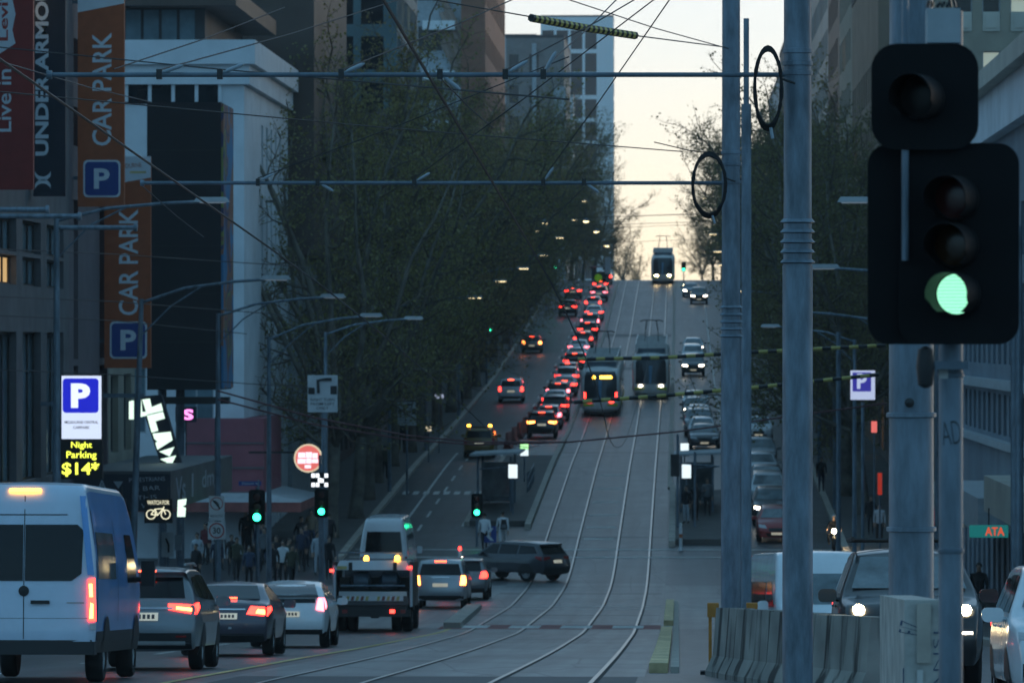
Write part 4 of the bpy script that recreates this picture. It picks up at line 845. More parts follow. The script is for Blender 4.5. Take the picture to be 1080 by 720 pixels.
# ------------------------------------------------------------------ street trees
M('bark', (.17,.155,.125), .9, var=.4, scale=1.2, dark=(.06,.055,.048)); M('twig', (.12,.10,.075), .9, var=.2)
def leafmat(name, col):
    m = M(name, col, .7, var=.45, scale=.9); t = m.node_tree; b = t.nodes['Principled BSDF']
    out = t.nodes['Material Output']; tr = t.nodes.new('ShaderNodeBsdfTranslucent'); tr.inputs[0].default_value = (col[0]*1.3, col[1]*1.3, col[2], 1)
    mx = t.nodes.new('ShaderNodeMixShader'); mx.inputs[0].default_value = .35
    t.links.new(b.outputs[0], mx.inputs[1]); t.links.new(tr.outputs[0], mx.inputs[2]); t.links.new(mx.outputs[0], out.inputs[0]); return m
leafmat('leaf', (.24,.225,.1)); leafmat('leaf_brown', (.27,.215,.11)); leafmat('leaf_dark', (.19,.18,.09))
def grow_tree(seed, H=20.0, spread=5.4, leaves=7, lsize=.2):
    rg = random.Random(seed); tr = MB(); tw = MB(); lv = []; lf = []
    def rv(s=1.0): return Vector((rg.gauss(0, s), rg.gauss(0, s), rg.gauss(0, s)))
    def path(p, d, L, n, wob, up):
        pts = [p]
        for i in range(n):
            d = (d+rv(wob)+Vector((0,0,up))).normalized(); p = p+d*(L/n); pts.append(p)
        return pts, d
    def leaf(p):
        a = rv().normalized(); b = a.cross(rv()).normalized(); s = lsize*rg.uniform(.6, 1.3); c = p+rv(.14)
        k = len(lv); lv.extend([c-a*s*.6, c+b*s*.42, c+a*s*.6, c-b*s*.42]); lf.append((k, k+1, k+2, k+3))
    def twiglet(p, d, L, r):
        pts, d2 = path(p, d, L, 2, .25, .06); tw.tube(pts, [r, r*.7, r*.3], 3, False)
        for i in range(leaves): t = rg.uniform(.15, 1.1); leaf(pts[0].lerp(pts[2], t))
    def sub(p, d, L, r):
        pts, d2 = path(p, d, L, 4, .2, .07); tr_ = tw
        tr_.tube(pts, [r*(1-.2*i) for i in range(5)], 4, False)
        for i in range(8):
            t = rg.uniform(.2, 1.0)*4; j = min(3, int(t)); q = pts[j].lerp(pts[j+1], t-j)
            dd = (pts[j+1]-pts[j]).normalized(); side = dd.cross(rv()).normalized()
            twiglet(q, (dd*.6+side).normalized(), rg.uniform(.7, 1.5), .02)
        twiglet(pts[-1], d2, 1.2, .02)
    def limb(p, d, L, r, up, nsub):
        pts, d2 = path(p, d, L, 6, .13, up); tr.tube(pts, [r*(1-.13*i) for i in range(7)], 6)
        for i in range(nsub):
            t = rg.uniform(.22, 1.0)*6; j = min(5, int(t)); q = pts[j].lerp(pts[j+1], t-j)
            dd = (pts[j+1]-pts[j]).normalized(); side = dd.cross(rv()).normalized()
            sub(q, (dd*.55+side*.9).normalized(), rg.uniform(1.6, 3.4)*(1.15-t/12), .05)
        sub(pts[-1], d2, 2.6, .05)
    hb = rg.uniform(3.6, 4.6)
    pts, d = path(Vector((0,0,-.3)), Vector((rg.gauss(0,.03), rg.gauss(0,.03), 1)), hb+.3, 5, .03, .1)
    tr.tube(pts, [.42, .33, .29, .27, .26, .25], 9)
    top = pts[-1]; nl = 6; a0 = rg.uniform(0, 6.28)
    for i in range(nl):
        a = a0+i*6.283/nl+rg.gauss(0,.2); ti = rg.uniform(.42, .75)
        limb(top+Vector((0,0,rg.uniform(-.6,.1))), Vector((math.cos(a)*ti, math.sin(a)*ti, 1)).normalized(), (H-hb)*rg.uniform(.72,.9), .17, .05, 11)
    for i in range(4):
        a = a0+i*1.57+.6
        limb(top+Vector((0,0,-.3+i*.35)), Vector((math.cos(a), math.sin(a), .38)).normalized(), spread*rg.uniform(.8,1.0), .11, .05, 8)
    limb(top, Vector((rg.gauss(0,.1), rg.gauss(0,.1), 1)), (H-hb)*.95, .2, .08, 15)
    lm = bpy.data.meshes.new('crown'); lm.from_pydata([tuple(v) for v in lv], [], lf); lm.update()
    def tm(mb, n, mt):
        me = bpy.data.meshes.new(n); me.from_pydata(mb.v, [], mb.f); me.shade_smooth(); me.materials.append(MATS[mt]); return me
    return tm(tr, 'trunk', 'bark'), tm(tw, 'twigs', 'twig'), lm
VAR = []
for i, (sd, lf_, ls) in enumerate(((3, 4, .12), (8, 10, .13), (21, 12, .13), (34, 12, .13), (55, 14, .13))):
    a, t_, l = grow_tree(sd, 20.5, 5.6, lf_, ls); VAR.append((a, t_, l))
LM = {}
def plane_tree(label, X, Y, v, sc, rz, mat, group, dz=.15):
    o = thing('plane_tree', label, 'tree', (X, Y, G(Y)+dz), rz, group=group); o.scale = (sc*random.uniform(.95,1.05), sc*random.uniform(.95,1.05), sc*random.uniform(.94,1.06))
    a, t_, l = VAR[v]; inst('trunk', a, o); inst('twigs', t_, o)
    k = (v, mat)
    if k not in LM: m2 = l.copy(); m2.materials.append(MATS[mat]); LM[k] = m2
    inst('crown', LM[k], o)
ly = [231,243,256,269,283,298,314,331,350,370,391,414,438,463,490,518,548,578,612,650]
ry = [246,259,273,288,305,323,343,365,388,412,438,466,495,525,556,588,625,665]
for i, y in enumerate(ly):
    plane_tree('%s plane tree of the left row counted uphill from the white corner building' % ORD[i], -15.3+random.uniform(-.3,.3), y, (0 if i < 1 else random.randrange(1,5)), random.uniform(1.0,1.12)*(1.06 if i < 6 else 1), random.uniform(0,6.28), random.choice(['leaf','leaf_brown','leaf_dark']), 'plane trees on the left footpath')
for i, y in enumerate(ry):
    plane_tree('%s plane tree of the right row counted uphill from the stone building' % ORD[i], 8.6+random.uniform(-.3,.3), y, random.randrange(1,5), random.uniform(.96,1.06)*(1 if y < 500 else .86), random.uniform(0,6.28), random.choice(['leaf','leaf_brown','leaf_dark']), 'plane trees on the right footpath')
for i, (x, y, s_) in enumerate(((-11.5,632,.62),(-13.5,690,.9),(5.5,655,.62),(3.4,705,.52),(9.5,690,.8),(-9.6,690,.6),(-8.0,740,.5),(-6.6,780,.4),(7.0,640,.75),(4.6,670,.6),(-10.4,650,.75),(-12.5,610,.9))):
    plane_tree('%s of the trees just over the crest of the hill' % ['leftmost','second leftmost','right hand middle','small round topped','rightmost','third from left','fourth from left','lowest left','tall right hand','shorter right hand','left bushy','nearest on the left'][i], x, y, 1+i % 4, s_, i*1.3, 'leaf_brown', 'trees beyond the crest')
# ------------------------------------------------------------------ foreground poles and traffic signal
def tram_pole(label, X, Y, r, top, zring, n=5):
    o = thing('tram_pole', label, 'pole', (X, Y, G(Y)+.1)); zg = G(Y)+.1
    MB().lathe([(r*1.07,-.4),(r*1.07,zring-zg)], 24).build('lower_shaft', 'galv', o, True); MB().lathe([(r,zring-zg-.02),(r*.93,top)], 24).build('upper_shaft', 'galv', o, True)
    for i in range(n): MB().lathe([(r*1.02,0),(r*1.25,.012),(r*1.02,.05)], 24, 'Z', (0,0,zring-zg+.02+i*.11)).build('step_ring', 'galv', o, True)
    return o, zg
pA, zA = tram_pole('thickest grey steel pole standing directly left of the green traffic signal', (960.5-715)*35/FX, 35, .153, 9.5, zz(900,35), 0)
MB().lathe([(.01,0),(.032,.01),(.032,.05),(.01,.06)], 12, 'Y', (-.02,-.19,zz(424,35)-zA)).build('cap_knob', 'blackmetal', pA, True)
for i, z in enumerate((440, 560, 700)): MB().lathe([(.156,0),(.168,.005),(.168,.03),(.156,.035)], 24, 'Z', (0,0,zz(z,35)-zA)).build('band', 'galv', pA, True)
pB, zB = tram_pole('grey ringed steel pole right of the slimmer pole carrying the upper horizontal tube', (841-715)*57/FX, 57, .155, 10.5, zz(280,57))
pC, zC = tram_pole('grey ringed steel pole at the left of the barrier carrying the lower horizontal tube', (771-715)*80/FX, 80, .145, 11.5, zz(357,80))
for (p, zq, Y, r, ys_) in ((pB, zB, 57, .15, (57,70,80)), (pC, zC, 80, .14, (163,175,194))):
    for y in ys_: MB().lathe([(r,0),(r+.014,.004),(r+.014,.05),(r,.054)], 24, 'Z', (0,0,zz(y,Y)-zq)).build('clamp_band', 'galv', p, True)
o = thing('slim_pole', 'slim grey pole standing just behind the left ringed pole', 'pole', ((787-715)*85/FX, 85, G(85)), 0)
MB().lathe([(.085,-.3),(.08,zz(110,85)-G(85))], 14).build('shaft', 'galv', o, True); MB().lathe([(.045,zz(110,85)-G(85)),(.045,zz(20,85)-G(85))], 10).build('top_tube', 'galv', o, True)
# horizontal bracket tubes
def bracket(label, Y, y, x0, x1, r):
    a, b = W(x0, y, Y), W(x1, y, Y); o = thing('bracket_tube', label, 'tube', tuple((a+b)/2)); c = (a+b)/2
    MB().tube([a-c, b-c], r, 10).build('tube', 'galvdark', o, True)
    MB().lathe([(.05,-.03),(.05,.03)], 10, 'X', tuple(a-c)).build('end_cap', 'galv', o, True)
    return o, c
br1, c1 = bracket('long upper grey tube spanning the street from the right ringed pole', 57, 79, 52, 829, .027)
br2, c2 = bracket('lower grey tube reaching left from the left ringed pole', 80, 193, 150, 764, .03)
def insul(par, c, px, py, Y, ang):
    p = W(px, py, Y)-c; d = Vector((math.cos(R(ang)), 0, math.sin(R(ang))))
    MB().tube([p, p+d*.06, p+d*.1, p+d*.24, p+d*.28], [.012,.012,.022,.022,.008], 8).build('insulator', 'ceramic', par, True)
    MB().box(p.x-.03, p.x+.03, p.y-.04, p.y+.04, p.z-.06, p.z+.05).build('clamp', 'blackmetal', par)
for (px, a) in ((168,20),(232,22),(360,24),(464,-38),(533,30),(573,60)): insul(br1, c1, px, 78, 57, a)
for (px, a) in ((272,28),(437,30),(573,55),(616,-35),(335,-30)): insul(br2, c2, px, 192, 80, a)
# cable coils
def coil(label, px, py, Y, w, h, pole):
    p = W(px, py, Y); o = thing('cable_coil', label, 'coil', tuple(p)); rg = random.Random(px)
    for k in range(5):
        pts = [((w*(1+rg.uniform(-.06,.06)))*math.cos(t)+rg.uniform(-.004,.004), .03*k-.06, (h*(1+.03*k-.06))*math.sin(t)) for t in [i*2*math.pi/28 for i in range(29)]]
        MB().tube(pts, .016 if px > 800 else .02, 6).build('cable_turn', 'rubber', o, True)
    MB().tube([(w*.2,-.05,-h),(w*.35,-.05,-h-.12)], .02, 6).build('end_clip', 'ceramic', o); MB().tube([(w,0,.1),(w+.15,0,.05)], .015, 6).build('hanger', 'blackmetal', o)
coil('black cable coil hung on the right ringed pole', 810, 93, 56.7, .145, .43, 0); coil('black cable coil hung on the left ringed pole', 748, 195, 79.6, .25, .47, 0)
# traffic signal
SX, SY = (1002-715)*25/FX, 25.0
sg = thing('traffic_signal', 'large black traffic signal with a lit green lamp at the right', 'traffic signal', (SX, SY, G(SY))); g0 = G(SY)
def L(px, py, dy=0.0): p = W(px, py, SY+dy); return Vector((p.x-SX, dy, p.z-g0))
MB().lathe([(.058,-.3),(.058,L(1000,12).z)], 18).build('post', 'galv', sg, True)
a = L(977,46,-.02); b_ = L(1012,10,-.02); MB().box(a.x, b_.x, -.1, .07, a.z, b_.z).build('terminal_box', 'palegrey', sg)
for i in range(7): q = L(978+i*5, 8, -.02); MB().tube([q, q+Vector((random.uniform(-.02,.02),0,.02+.03*random.random()))], .008, 5).build('bird_spike', 'blackmetal', sg)
M('boardblack', (.005,.0055,.007), .7, spec=.2, var=.15, scale=5)
def board(px0, px1, py0, py1, dy, r):
    a, b = L(px0, py1, dy), L(px1, py0, dy); w, h = b.x-a.x, b.z-a.z
    return MB().prism(rounded(w, h, r, 6, (a.x+b.x)/2, (a.z+b.z)/2), dy, dy+.012).build('target_board', 'boardblack', sg)
board(919, 1032, 46, 158, -.26, .12); board(948, 1075, 151, 363, -.20, .10); board(915, 1003, 152, 363, -.13, .10)
def lens(px, py, dy, mt, R_=.098, yaw=-16, core=None):
    p = L(px, py, dy-.05); o = inst('lamp_housing', MB().lathe([(R_*1.05,.06),(R_*1.12,0),(R_*1.05,-.02)], 24, 'Y').mesh('lamp_housing', 'boardblack', True), sg, p, (0,0,R(yaw)))
    MB().lathe([(.002,-.034),(R_*.4,-.033),(R_*.8,-.029),(R_*.97,-.0215)], 24, 'Y').build('lens', mt, o, True)
    n = 20; v = MB(); k = 0; ang = [R(-55+290*i/n) for i in range(n+1)]
    for (rr) in (R_*1.03, R_*1.08):
        for y_ in (-.02, -.25):
            for a_ in ang: v.v.append((rr*math.cos(a_), y_*(1-.25*(math.sin(a_) < -.3)), rr*math.sin(a_)))
    m = n+1
    for i in range(n):
        v.f += [(i,i+1,m+i+1,m+i),(2*m+i,3*m+i,3*m+i+1,2*m+i+1),(m+i,m+i+1,3*m+i+1,3*m+i)]
    v.build('visor', 'boardblack', o, True)
    return o
M('lensdark', (.012,.012,.012), .35, var=.2, spec=.25); M('lensred', (.06,.01,.008), .25, var=.2, scale=9); M('lensamber', (.05,.022,.008), .25, var=.2, scale=9)
M('lensgreen', (.0,.25,.1), .3, var=0)
lens(972, 103, -.27, 'lensdark'); lens(1008, 209, -.21, 'lensred'); lens(1008, 259, -.21, 'lensamber'); gl = lens(1010, 310, -.21, 'greencore')
for i in range(11): zq = -.08+i*.016; xw = math.sqrt(max(0,.088**2-zq**2)); MB().box(-xw,xw,-.036,-.0345,zq-.0012,zq+.0012).build('lens_rib', 'lensgreen', gl)
a = L(954,0,-.16); bq = L(954,275,-.16); MB().tube([(a.x,-.235,a.z+.3),(a.x,-.235,bq.z)], .017, 8).build('conduit', 'galv', sg, True)
for py in (385, 200, 60): q = L(1000, py); MB().box(q.x-.11, q.x+.09, -.12, .075, q.z-.02, q.z+.02).build('bracket', 'galvdark', sg)
q = L(976, 387, -.12); MB().lathe([(.01,-.1),(.035,-.085),(.045,0),(.035,.085),(.01,.1)], 14, 'Z', (q.x,q.y,q.z)).build('detector', 'blackplastic', sg, True)
q = L(995, 393, -.06); MB().box(q.x-.022,q.x+.022,-.0625,-.06,q.z-.028,q.z+.028).build('sticker', 'whitepaint', sg)
q = L(1003, 456, -.06); text(sg, 'AD', q.x, -.0615, q.z, .09, .11, 'blackmetal', 8, -.02, 'graffiti')
for py in (398, 583): q = L(1002, py); MB().lathe([(.0585,0),(.064,.004),(.064,.02),(.0585,.024)], 16, 'Z', (0,0,q.z)).build('band', 'galvdark', sg, True)
M('signpale', (.5,.5,.48), .7, var=.1)
# concrete barriers
def barrier(label, p0, p1, h, zoff=0.0, mat='concrete', wt=.13, wb=.30):
    a, b = Vector((*p0, 0)), Vector((*p1, 0)); d = (b-a); Ln = d.length; n = max(2, int(Ln/.7)); d.normalize(); s = Vector((d.y, -d.x, 0))
    o = thing('concrete_barrier', label, 'barrier', (a.x, a.y, 0)); m = MB()
    prof = [(-wb,0),(-wb,.08),(-wb*.62,.32),(-wt,h),(wt,h),(wb*.62,.32),(wb,.08),(wb,0)]
    for i in range(n+1):
        p = d*(Ln*i/n); z = G(a.y+p.y)+zoff-.02
        for (x, zz_) in prof: m.v.append(tuple(p+s*x+Vector((0,0,z+zz_))))
    k = len(prof)
    for i in range(n):
        for j in range(k): j2 = (j+1) % k; m.f.append((i*k+j, i*k+j2, (i+1)*k+j2, (i+1)*k+j))
    m.f.append(tuple(range(k))); m.f.append(tuple(n*k+j for j in range(k))[::-1])
    m.build('block', mat, o); return o, d, s
bpts = [(.72,80.5),(1.0,76.6),(1.42,72.7),(1.95,69.0),(2.55,65.4)]
for i in range(4):
    o, d, s = barrier('streaked concrete barrier block, %s from its left end beside the ringed poles' % ORD[i], bpts[i], (Vector(bpts[i+1])*.985+Vector(bpts[i])*.015), 1.05-.012*i, .02)
    for t in (.25, .75):
        p = d*(3.8*t)+s*(-.2); 
        MB().lathe([(.05,0),(.055,-.01),(.02,-.02)], 10, 'Y', (p.x-.0, p.y-.0, G(bpts[i][1])+.86)).build('lifting_boss', 'concretew', o, True)
o, d, s = barrier('end of a graffiti marked concrete barrier between the thick pole and the signal post', (1.405, 30), (1.43, 34.3), 1.1, .40, 'concretew', .105, .17)
zb_ = G(30)+.40
MB().box(-.035,.045,-.03,-.004,.72+zb_,1.06+zb_).build('joint_plate', 'kerbstone', o); MB().box(-.035,0,-.03,-.004,.12+zb_,.68+zb_).build('joint_plate', 'signpale', o)
text(o, 'E/Z', -.075, -.012, zb_+.92, .07, .12, 'p_blue', 80, -.01, 'graffiti'); text(o, 'L', -.09, -.012, zb_+.6, .05, .18, 'p_blue', 0, -.02, 'graffiti'); text(o, 'ANSL', .085, -.012, zb_+.75, .4, .05, 'p_blue', 90, -.02, 'graffiti')
sl_ = tag(S('median_slab', raised(MB(), 1.15, 3.0, 28, 50, .395, 3), 'concretew'), kind='structure')
# orange barrier legs beside the blocks
for i, (px, Y) in enumerate(((752,81.5),(793,82.5))):
    x = (px-715)*Y/FX; o = thing('barricade', '%s orange plastic barricade peeking out behind the concrete barrier' % ['left','right'][i], 'barricade', (x, Y, G(Y)), group='orange barricades')
    M('orange', (.5,.2,.03), .6, var=.2)
    MB().box(-.09,.09,-.1,.1,.9,1.12).build('panel', 'orange', o); MB().box(-.07,-.02,-.05,.05,0,.9).build('leg', 'orange', o); MB().box(.03,.07,-.05,.05,0,.9).build('leg', 'orange', o); MB().box(-.2,.2,-.15,.15,0,.06).build('foot', 'rubber', o)
# ------------------------------------------------------------------ street lights
E('lamp_on', (1,.78,.42), 1.6); E('lamp_off', (.75,.85,.95), .04)
def street_light(label, X, Y, top, reach, rise, group, lit=False, lean=0.0):
    o = thing('street_light', label, 'street light', (X, Y, G(Y)+.1), group=group); sgn = 1 if reach > 0 else -1
    MB().tube([(0,0,-.2),(lean*.5,0,top*.5),(lean,0,top)], [.11,.09,.065], 10).build('pole', 'galv', o, True)
    MB().tube([(lean,0,top-.1),(lean+reach*.3,0,top+rise*.55),(lean+reach*.65,0,top+rise*.88),(lean+reach*.9,0,top+rise)], .04, 8).build('arm', 'galv', o, True)
    MB().tube([(lean,0,top-1.0),(lean+reach*.2,0,top-.2),(lean+reach*.42,0,top+rise*.66)], .025, 6).build('brace', 'galv', o, True)
    e = lean+reach; MB().box(min(e-sgn*.75,e+sgn*.1), max(e-sgn*.75,e+sgn*.1), -.13, .13, top+rise-.02, top+rise+.1, (.08,.04)).build('luminaire', 'palegrey', o)
    MB().box(min(e-sgn*.6,e), max(e-sgn*.6,e), -.1, .1, top+rise-.045, top+rise-.021).build('lens', 'lamp_on' if lit else 'lamp_off', o)
    return o
for i, (px, py, ln, ry_) in enumerate(((58,228,0,212),(148,315,.3,294),(229,330,0,313),(283,355,0,333),(343,350,0,336))):
    Y = FX*14.7/(715-px); street_light('grey street light with curved arm, %s from the left edge' % ORD[i], -14.7-(ln if ln else 0), Y, zz(py,Y)-G(Y)-.1, 4.0, (py-ry_)/Sc(Y), 'street lights on the left', lean=ln)
for i, Y in enumerate((115,140,170,222)):
    street_light('grey street light with arm over the right lanes, %s from the right edge' % ORD[i], 7.5, Y, 9.2, -3.9, .55, 'street lights on the right')
for i, Y in enumerate((262,300,345,395,450,510,570)):
    street_light('lit street light on the left of the hill, %s up from the crossing' % ORD[i], -14.5, Y, 9.3, 4.6, .5, 'lit street lights up the hill', True)
    street_light('lit street light on the right of the hill, %s up from the crossing' % ORD[i], 7.4, Y+12, 9.3, -4.6, .5, 'lit street lights up the hill', True)
# bracket tubes on the left light pole
o = thing('rail_bracket', 'pair of horizontal grey tubes with end caps at the left edge above the van', 'tube', tuple(W(40,232,118)))
c0 = W(40,232,118)
for (x0, x1, y, Y) in ((-30,50,221,112),(-30,84,228,116),(62,143,240,122)):
    a, b = W(x0,y,Y)-c0, W(x1,y,Y)-c0; MB().tube([a,b], .055, 8).build('tube', 'galv', o, True); MB().lathe([(.09,-.04),(.1,0),(.09,.04)], 10, 'X', tuple(b)).build('end_cap', 'galv', o, True)
# ------------------------------------------------------------------ signs on the left
M('sgnorange', (.40,.10,.035), .6, var=.1); M('sgnred', (.27,.035,.03), .6, var=.1); M('sgnnavy', (.014,.022,.038), .6, var=.1); M('sgntext', (.66,.72,.78), .6, var=.05); M('sgnblue', (.02,.06,.26), .5, var=.05)
M('sgnframe', (.15,.1,.07), .6, var=.1); M('sgnred_txt', (.4,.05,.04), .6, var=0)
def hang_sign(name, label, px0, px1, py0, py1, Y, mat, th=.22):
    a, b = W(px0, py1, Y), W(px1, py0, Y); o = thing(name, label, 'sign', tuple((a.x, Y, a.z))); w, h = b.x-a.x, b.z-a.z
    MB().box(0,w,0,th,0,h).build('panel', mat, o)
    for z in (.12*h, .9*h): MB().box(-.9,0,.06,.14,z,z+.1).build('wall_bracket', 'galvdark', o)
    return o, w, h, Sc(Y)
# car park banners
for (x0, x1, y0, y1, Y, lb) in ((82,131,-20,218,159,'upper orange CAR PARK hanging sign nearer the camera'),(110,159,165,388,167,'lower orange CAR PARK hanging sign partly behind the leaning light pole')):
    o, w, h, s = hang_sign('car_park_sign', lb, x0, x1, y0, y1, Y, 'sgnorange')
    text(o, 'CAR PARK', w*.52, -.006, h*(.52 if y0 < 0 else .5), h*.50, w*.42, 'sgntext', 90, .015)
    p = MB().prism(rounded(w*.72, w*.72, .12, 4, w*.52, w*.6), -.03, -.001).build('parking_panel', 'sgnblue', o); MB().prism(rounded(w*.80, w*.80, .14, 4, w*.52, w*.6), -.012, -.0005).build('panel_border', 'sgntext', o)
    text(o, 'P', w*.52, -.034, w*.6, w*.34, w*.44, 'sgntext', 0, .03)
    MB().prism([(0,h*.86),(w,h*.90),(w,h),(0,h)], -.008, -.001).build('top_panel', 'sgntext', o); text(o, 'MELBOURNE', w*.5, -.012, h*.955, w*.6, w*.1, 'sgnorange', 5, .0); MB().box(w*.55,w*.9,-.012,-.009,h*.92,h*.93).build('top_stripe', 'yellowpaint', o)
o, w, h, s = hang_sign('fashion_banner', 'navy hanging banner with white vertical UNDER ARMOUR lettering', 35, 69, -60, 207, 148.5, 'sgnnavy')
text(o, 'UNDER ARMOUR', w*.27, -.006, h*.53, h*.74, w*.42, 'sgntext', 90, .035)
z0 = w*.5
for sgn in (-1, 1):
    m = MB(); pts = [(w*.30+w*.26*math.sin(R(a)), z0+sgn*(w*.30-w*.26*math.cos(R(a))*1.0)) for a in range(-70, 71, 14)]
    for (a, b) in zip(pts, pts[1:]): m.add([(a[0],-.008,a[1]-.06),(b[0],-.008,b[1]-.06),(b[0],-.008,b[1]+.06),(a[0],-.008,a[1]+.06)], [(0,1,2,3)])
    m.build('logo_arc', 'sgntext', o)
o, w, h, s = hang_sign('denim_banner', 'red hanging banner with white lettering at the top left corner', -14, 35, -80, 200, 138.5, 'sgnred')
text(o, 'Live in', w*.38, -.006, h*.335, h*.235, w*.30, 'sgntext', 90, .012)
lg = MB().prism([(w*.18,h*.50),(w*.62,h*.55),(w*.55,h*.60),(w*.62,h*.66),(w*.55,h*.72),(w*.62,h*.78),(w*.62,h*.95),(w*.18,h*.95)], -.01, -.001).build('logo_panel', 'sgntext', o)
text(lg, "Levi's", w*.36, -.013, h*.66, h*.2, w*.2, 'sgnred_txt', 90, .02)
# lit parking pylon
E('litsign', (.62,.70,.9), .42); E('litblue', (.012,.016,.42), .5); E('litP', (.75,.82,1), .45); E('ledyellow', (.85,.95,.08), .75); M('ledoff', (.008,.009,.012), .5, var=0)
Y = 150; a, b_ = W(64,505,Y), W(108,395,Y); w, h = b_.x-a.x, b_.z-a.z
o = thing('parking_pylon', 'lit white parking lightbox with blue P and yellow Night Parking price display', 'sign', (a.x, Y, a.z))
MB().box(0,w,0,.3,0,h).build('cabinet', 'blackmetal', o); f = MB().box(.03,w-.03,-.02,-.001,h*.385,h-.03).build('lightbox', 'litsign', o)
MB().prism(rounded(w*.86, h*.33, .1, 4, w*.48, h*.80), -.03, -.021).build('parking_panel', 'litblue', f); text(f, 'P', w*.48, -.036, h*.80, w*.46, h*.235, 'litP', 0, .05)
text(f, 'MELBOURNE CENTRAL', w*.5, -.024, h*.545, w*.8, h*.026, 'trim', 0, .02); text(f, 'CARPARK', w*.5, -.024, h*.495, w*.4, h*.026, 'trim', 0, .02)
text(o, 'Night', w*.5, -.01, h*.32, w*.5, h*.075, 'ledyellow', 0, .01); text(o, 'Parking', w*.5, -.01, h*.225, w*.72, h*.085, 'ledyellow', 0, .01); text(o, '$14*', w*.48, -.01, h*.095, w*.9, h*.14, 'ledyellow', 0, .02)
MB().box(-.6,0,.1,.2,h*.7,h*.74).build('wall_bracket', 'galvdark', o); MB().box(w,w+1.2,.1,.2,h*.78,h*.82).build('wall_bracket', 'galvdark', o)
# shop awning with tilted PLAY sign
M('awnsteel', (.085,.095,.1), .6, var=.2, scale=.6); E('litplay', (.72,.95,.78), .5); M('dullwhite', (.34,.38,.42), .7, var=.1)
aw = thing('street_awning', 'dark grey street awning with black signboard end under the tilted lit sign', 'awning', (-15.5, 159, zz(540,159)))
x0 = BL+15.55; h = zz(497,159)-zz(540,159)
MB().box(x0,0,0,22,.05,h).build('fascia_box', 'awnsteel', aw)
MB().box(x0,-.001,-.04,-.001,.02,h*.93).build('signboard', 'sgnnavy', aw)
text(aw, 'PEDESTRIANS', -.72, -.045, h*.80, 1.1, .13, 'dullwhite', 3, .0); text(aw, '& BAR', -.72, -.045, h*.58, .8, .14, 'dullwhite', 3, .0); text(aw, 'THIS', -.72, -.045, h*.36, .6, .13, 'dullwhite', 3, .0); text(aw, 'WAY', -.6, -.045, h*.16, .6, .14, 'dullwhite', 3, .0)
text(aw, 'A', -2.1, -.045, h*.68, .25, .26, 'dullwhite', 0, .02)
for z in (.75, .42): MB().prism([(-1.75,h*z),(-1.45,h*z),(-1.6,h*(z-.18))], -.045, -.041).build('arrow', 'dullwhite', aw)
for (s_, yy, ww) in (('Vs', 3.2, 3.2), ('I', 7.2, .6), ('dmg', 13.5, 6.0)): text(aw, s_, .004, yy, h*.5, ww, h*.6, 'dullwhite', 0, .01, axis='+X')
for i, (px) in enumerate((118, 167)):
    q = W(px, 538, 156); o = thing('led_warning_sign', '%s black WATCH FOR bicycle LED sign under the awning' % ['left, partly hidden','right'][i], 'sign', (q.x, 156, q.z), group='bicycle warning signs')
    MB().box(-.42,.42,0,.12,-.38,.36).build('panel', 'ledoff', o); E('ledpale', (.9,.85,.6), .4)
    text(o, 'WATCH FOR', 0, -.01, .24, .66, .13, 'ledpale', 0, .01)
    for sx in (-.22, .22):
        MB().ring(.15,.12,-.012,-.002,(sx,-.12)).build('bicycle_wheel', 'ledpale', o)
    m = MB(); J = [(-.22,-.12),(-.02,-.14),(.15,.06),(-.1,.04),(.22,-.12),(.17,.12)]
    for (p_, q_) in ((0,1),(1,2),(3,1),(0,3),(3,2),(2,4),(2,5)): m.tube([(J[p_][0],-.008,J[p_][1]),(J[q_][0],-.008,J[q_][1])], .016, 5)
    m.build('bicycle_frame', 'ledpale', o)
    for k in range(2): MB().tube([(-.3+k*.6,.06,.36),(-.3+k*.6,.06,.7)], .02, 5).build('hanger', 'blackmetal', o)
q = W(191, 536, 158); o = thing('lit_number_panel', 'small glowing white panel hanging beside the bicycle sign', 'sign', tuple(q)); MB().prism([(-.12,-.25),(.12,-.25),(.14,.02),(.04,.06),(.14,.12),(.16,.3),(-.1,.26)], 0, .06).build('panel', 'litplay', o); MB().tube([(0,.03,.25),(0,.03,.6)], .015, 5).build('hanger', 'blackmetal', o)
# tilted letters
q = W(168, 455, 170); s = 1/Sc(170); o = thing('tilted_sign', 'tall tilted black sign with glowing white PLAY letters and arrows', 'sign', tuple(q), 0)
def tp(x, y): return ((x-168)*s, (455-y)*s)
MB().prism([tp(146,418),tp(170,416),tp(193,494),tp(172,497)], 0, .5).build('cabinet', 'sgnnavy', o)
for nm, poly in (('letter_p',[(136,423),(141,422),(141,442),(136,442)]),('letter_p_bowl',[(145,422),(149,421),(150,434),(154,434),(155,438),(146,440)]),
                 ('letter_upper',[(150,421),(158,420),(160,429),(170,425),(172,433),(155,437)]),('letter_l',[(155,438),(172,434),(174,441),(164,444),(167,454),(160,456)]),
                 ('letter_a',[(161,457),(180,455),(182,464),(166,474),(164,467),(166,465),(163,463)]),('arrow',[(168,476),(184,471),(179,481)]),('arrow',[(169,484),(186,480),(181,490)])):
    MB().prism([tp(*p) for p in poly], -.04, -.002).build(nm, 'litplay', o)
E('pinkneon', (1,.25,.75), .8)
q = W(196, 437, 205); o = thing('neon_sign', 'small glowing pink sign between the tilted sign and the pink shopfront', 'sign', tuple(q)); MB().box(-.42,.42,.02,.1,-.3,.3).build('panel', 'sgnnavy', o); text(o, 'IS', 0, .01, 0, .6, .42, 'pinkneon', 0, .04)
MB().tube([(0,.08,-.3),(0,.08,zz(520,205)-q.z)], .03, 5).build('post', 'blackmetal', o)
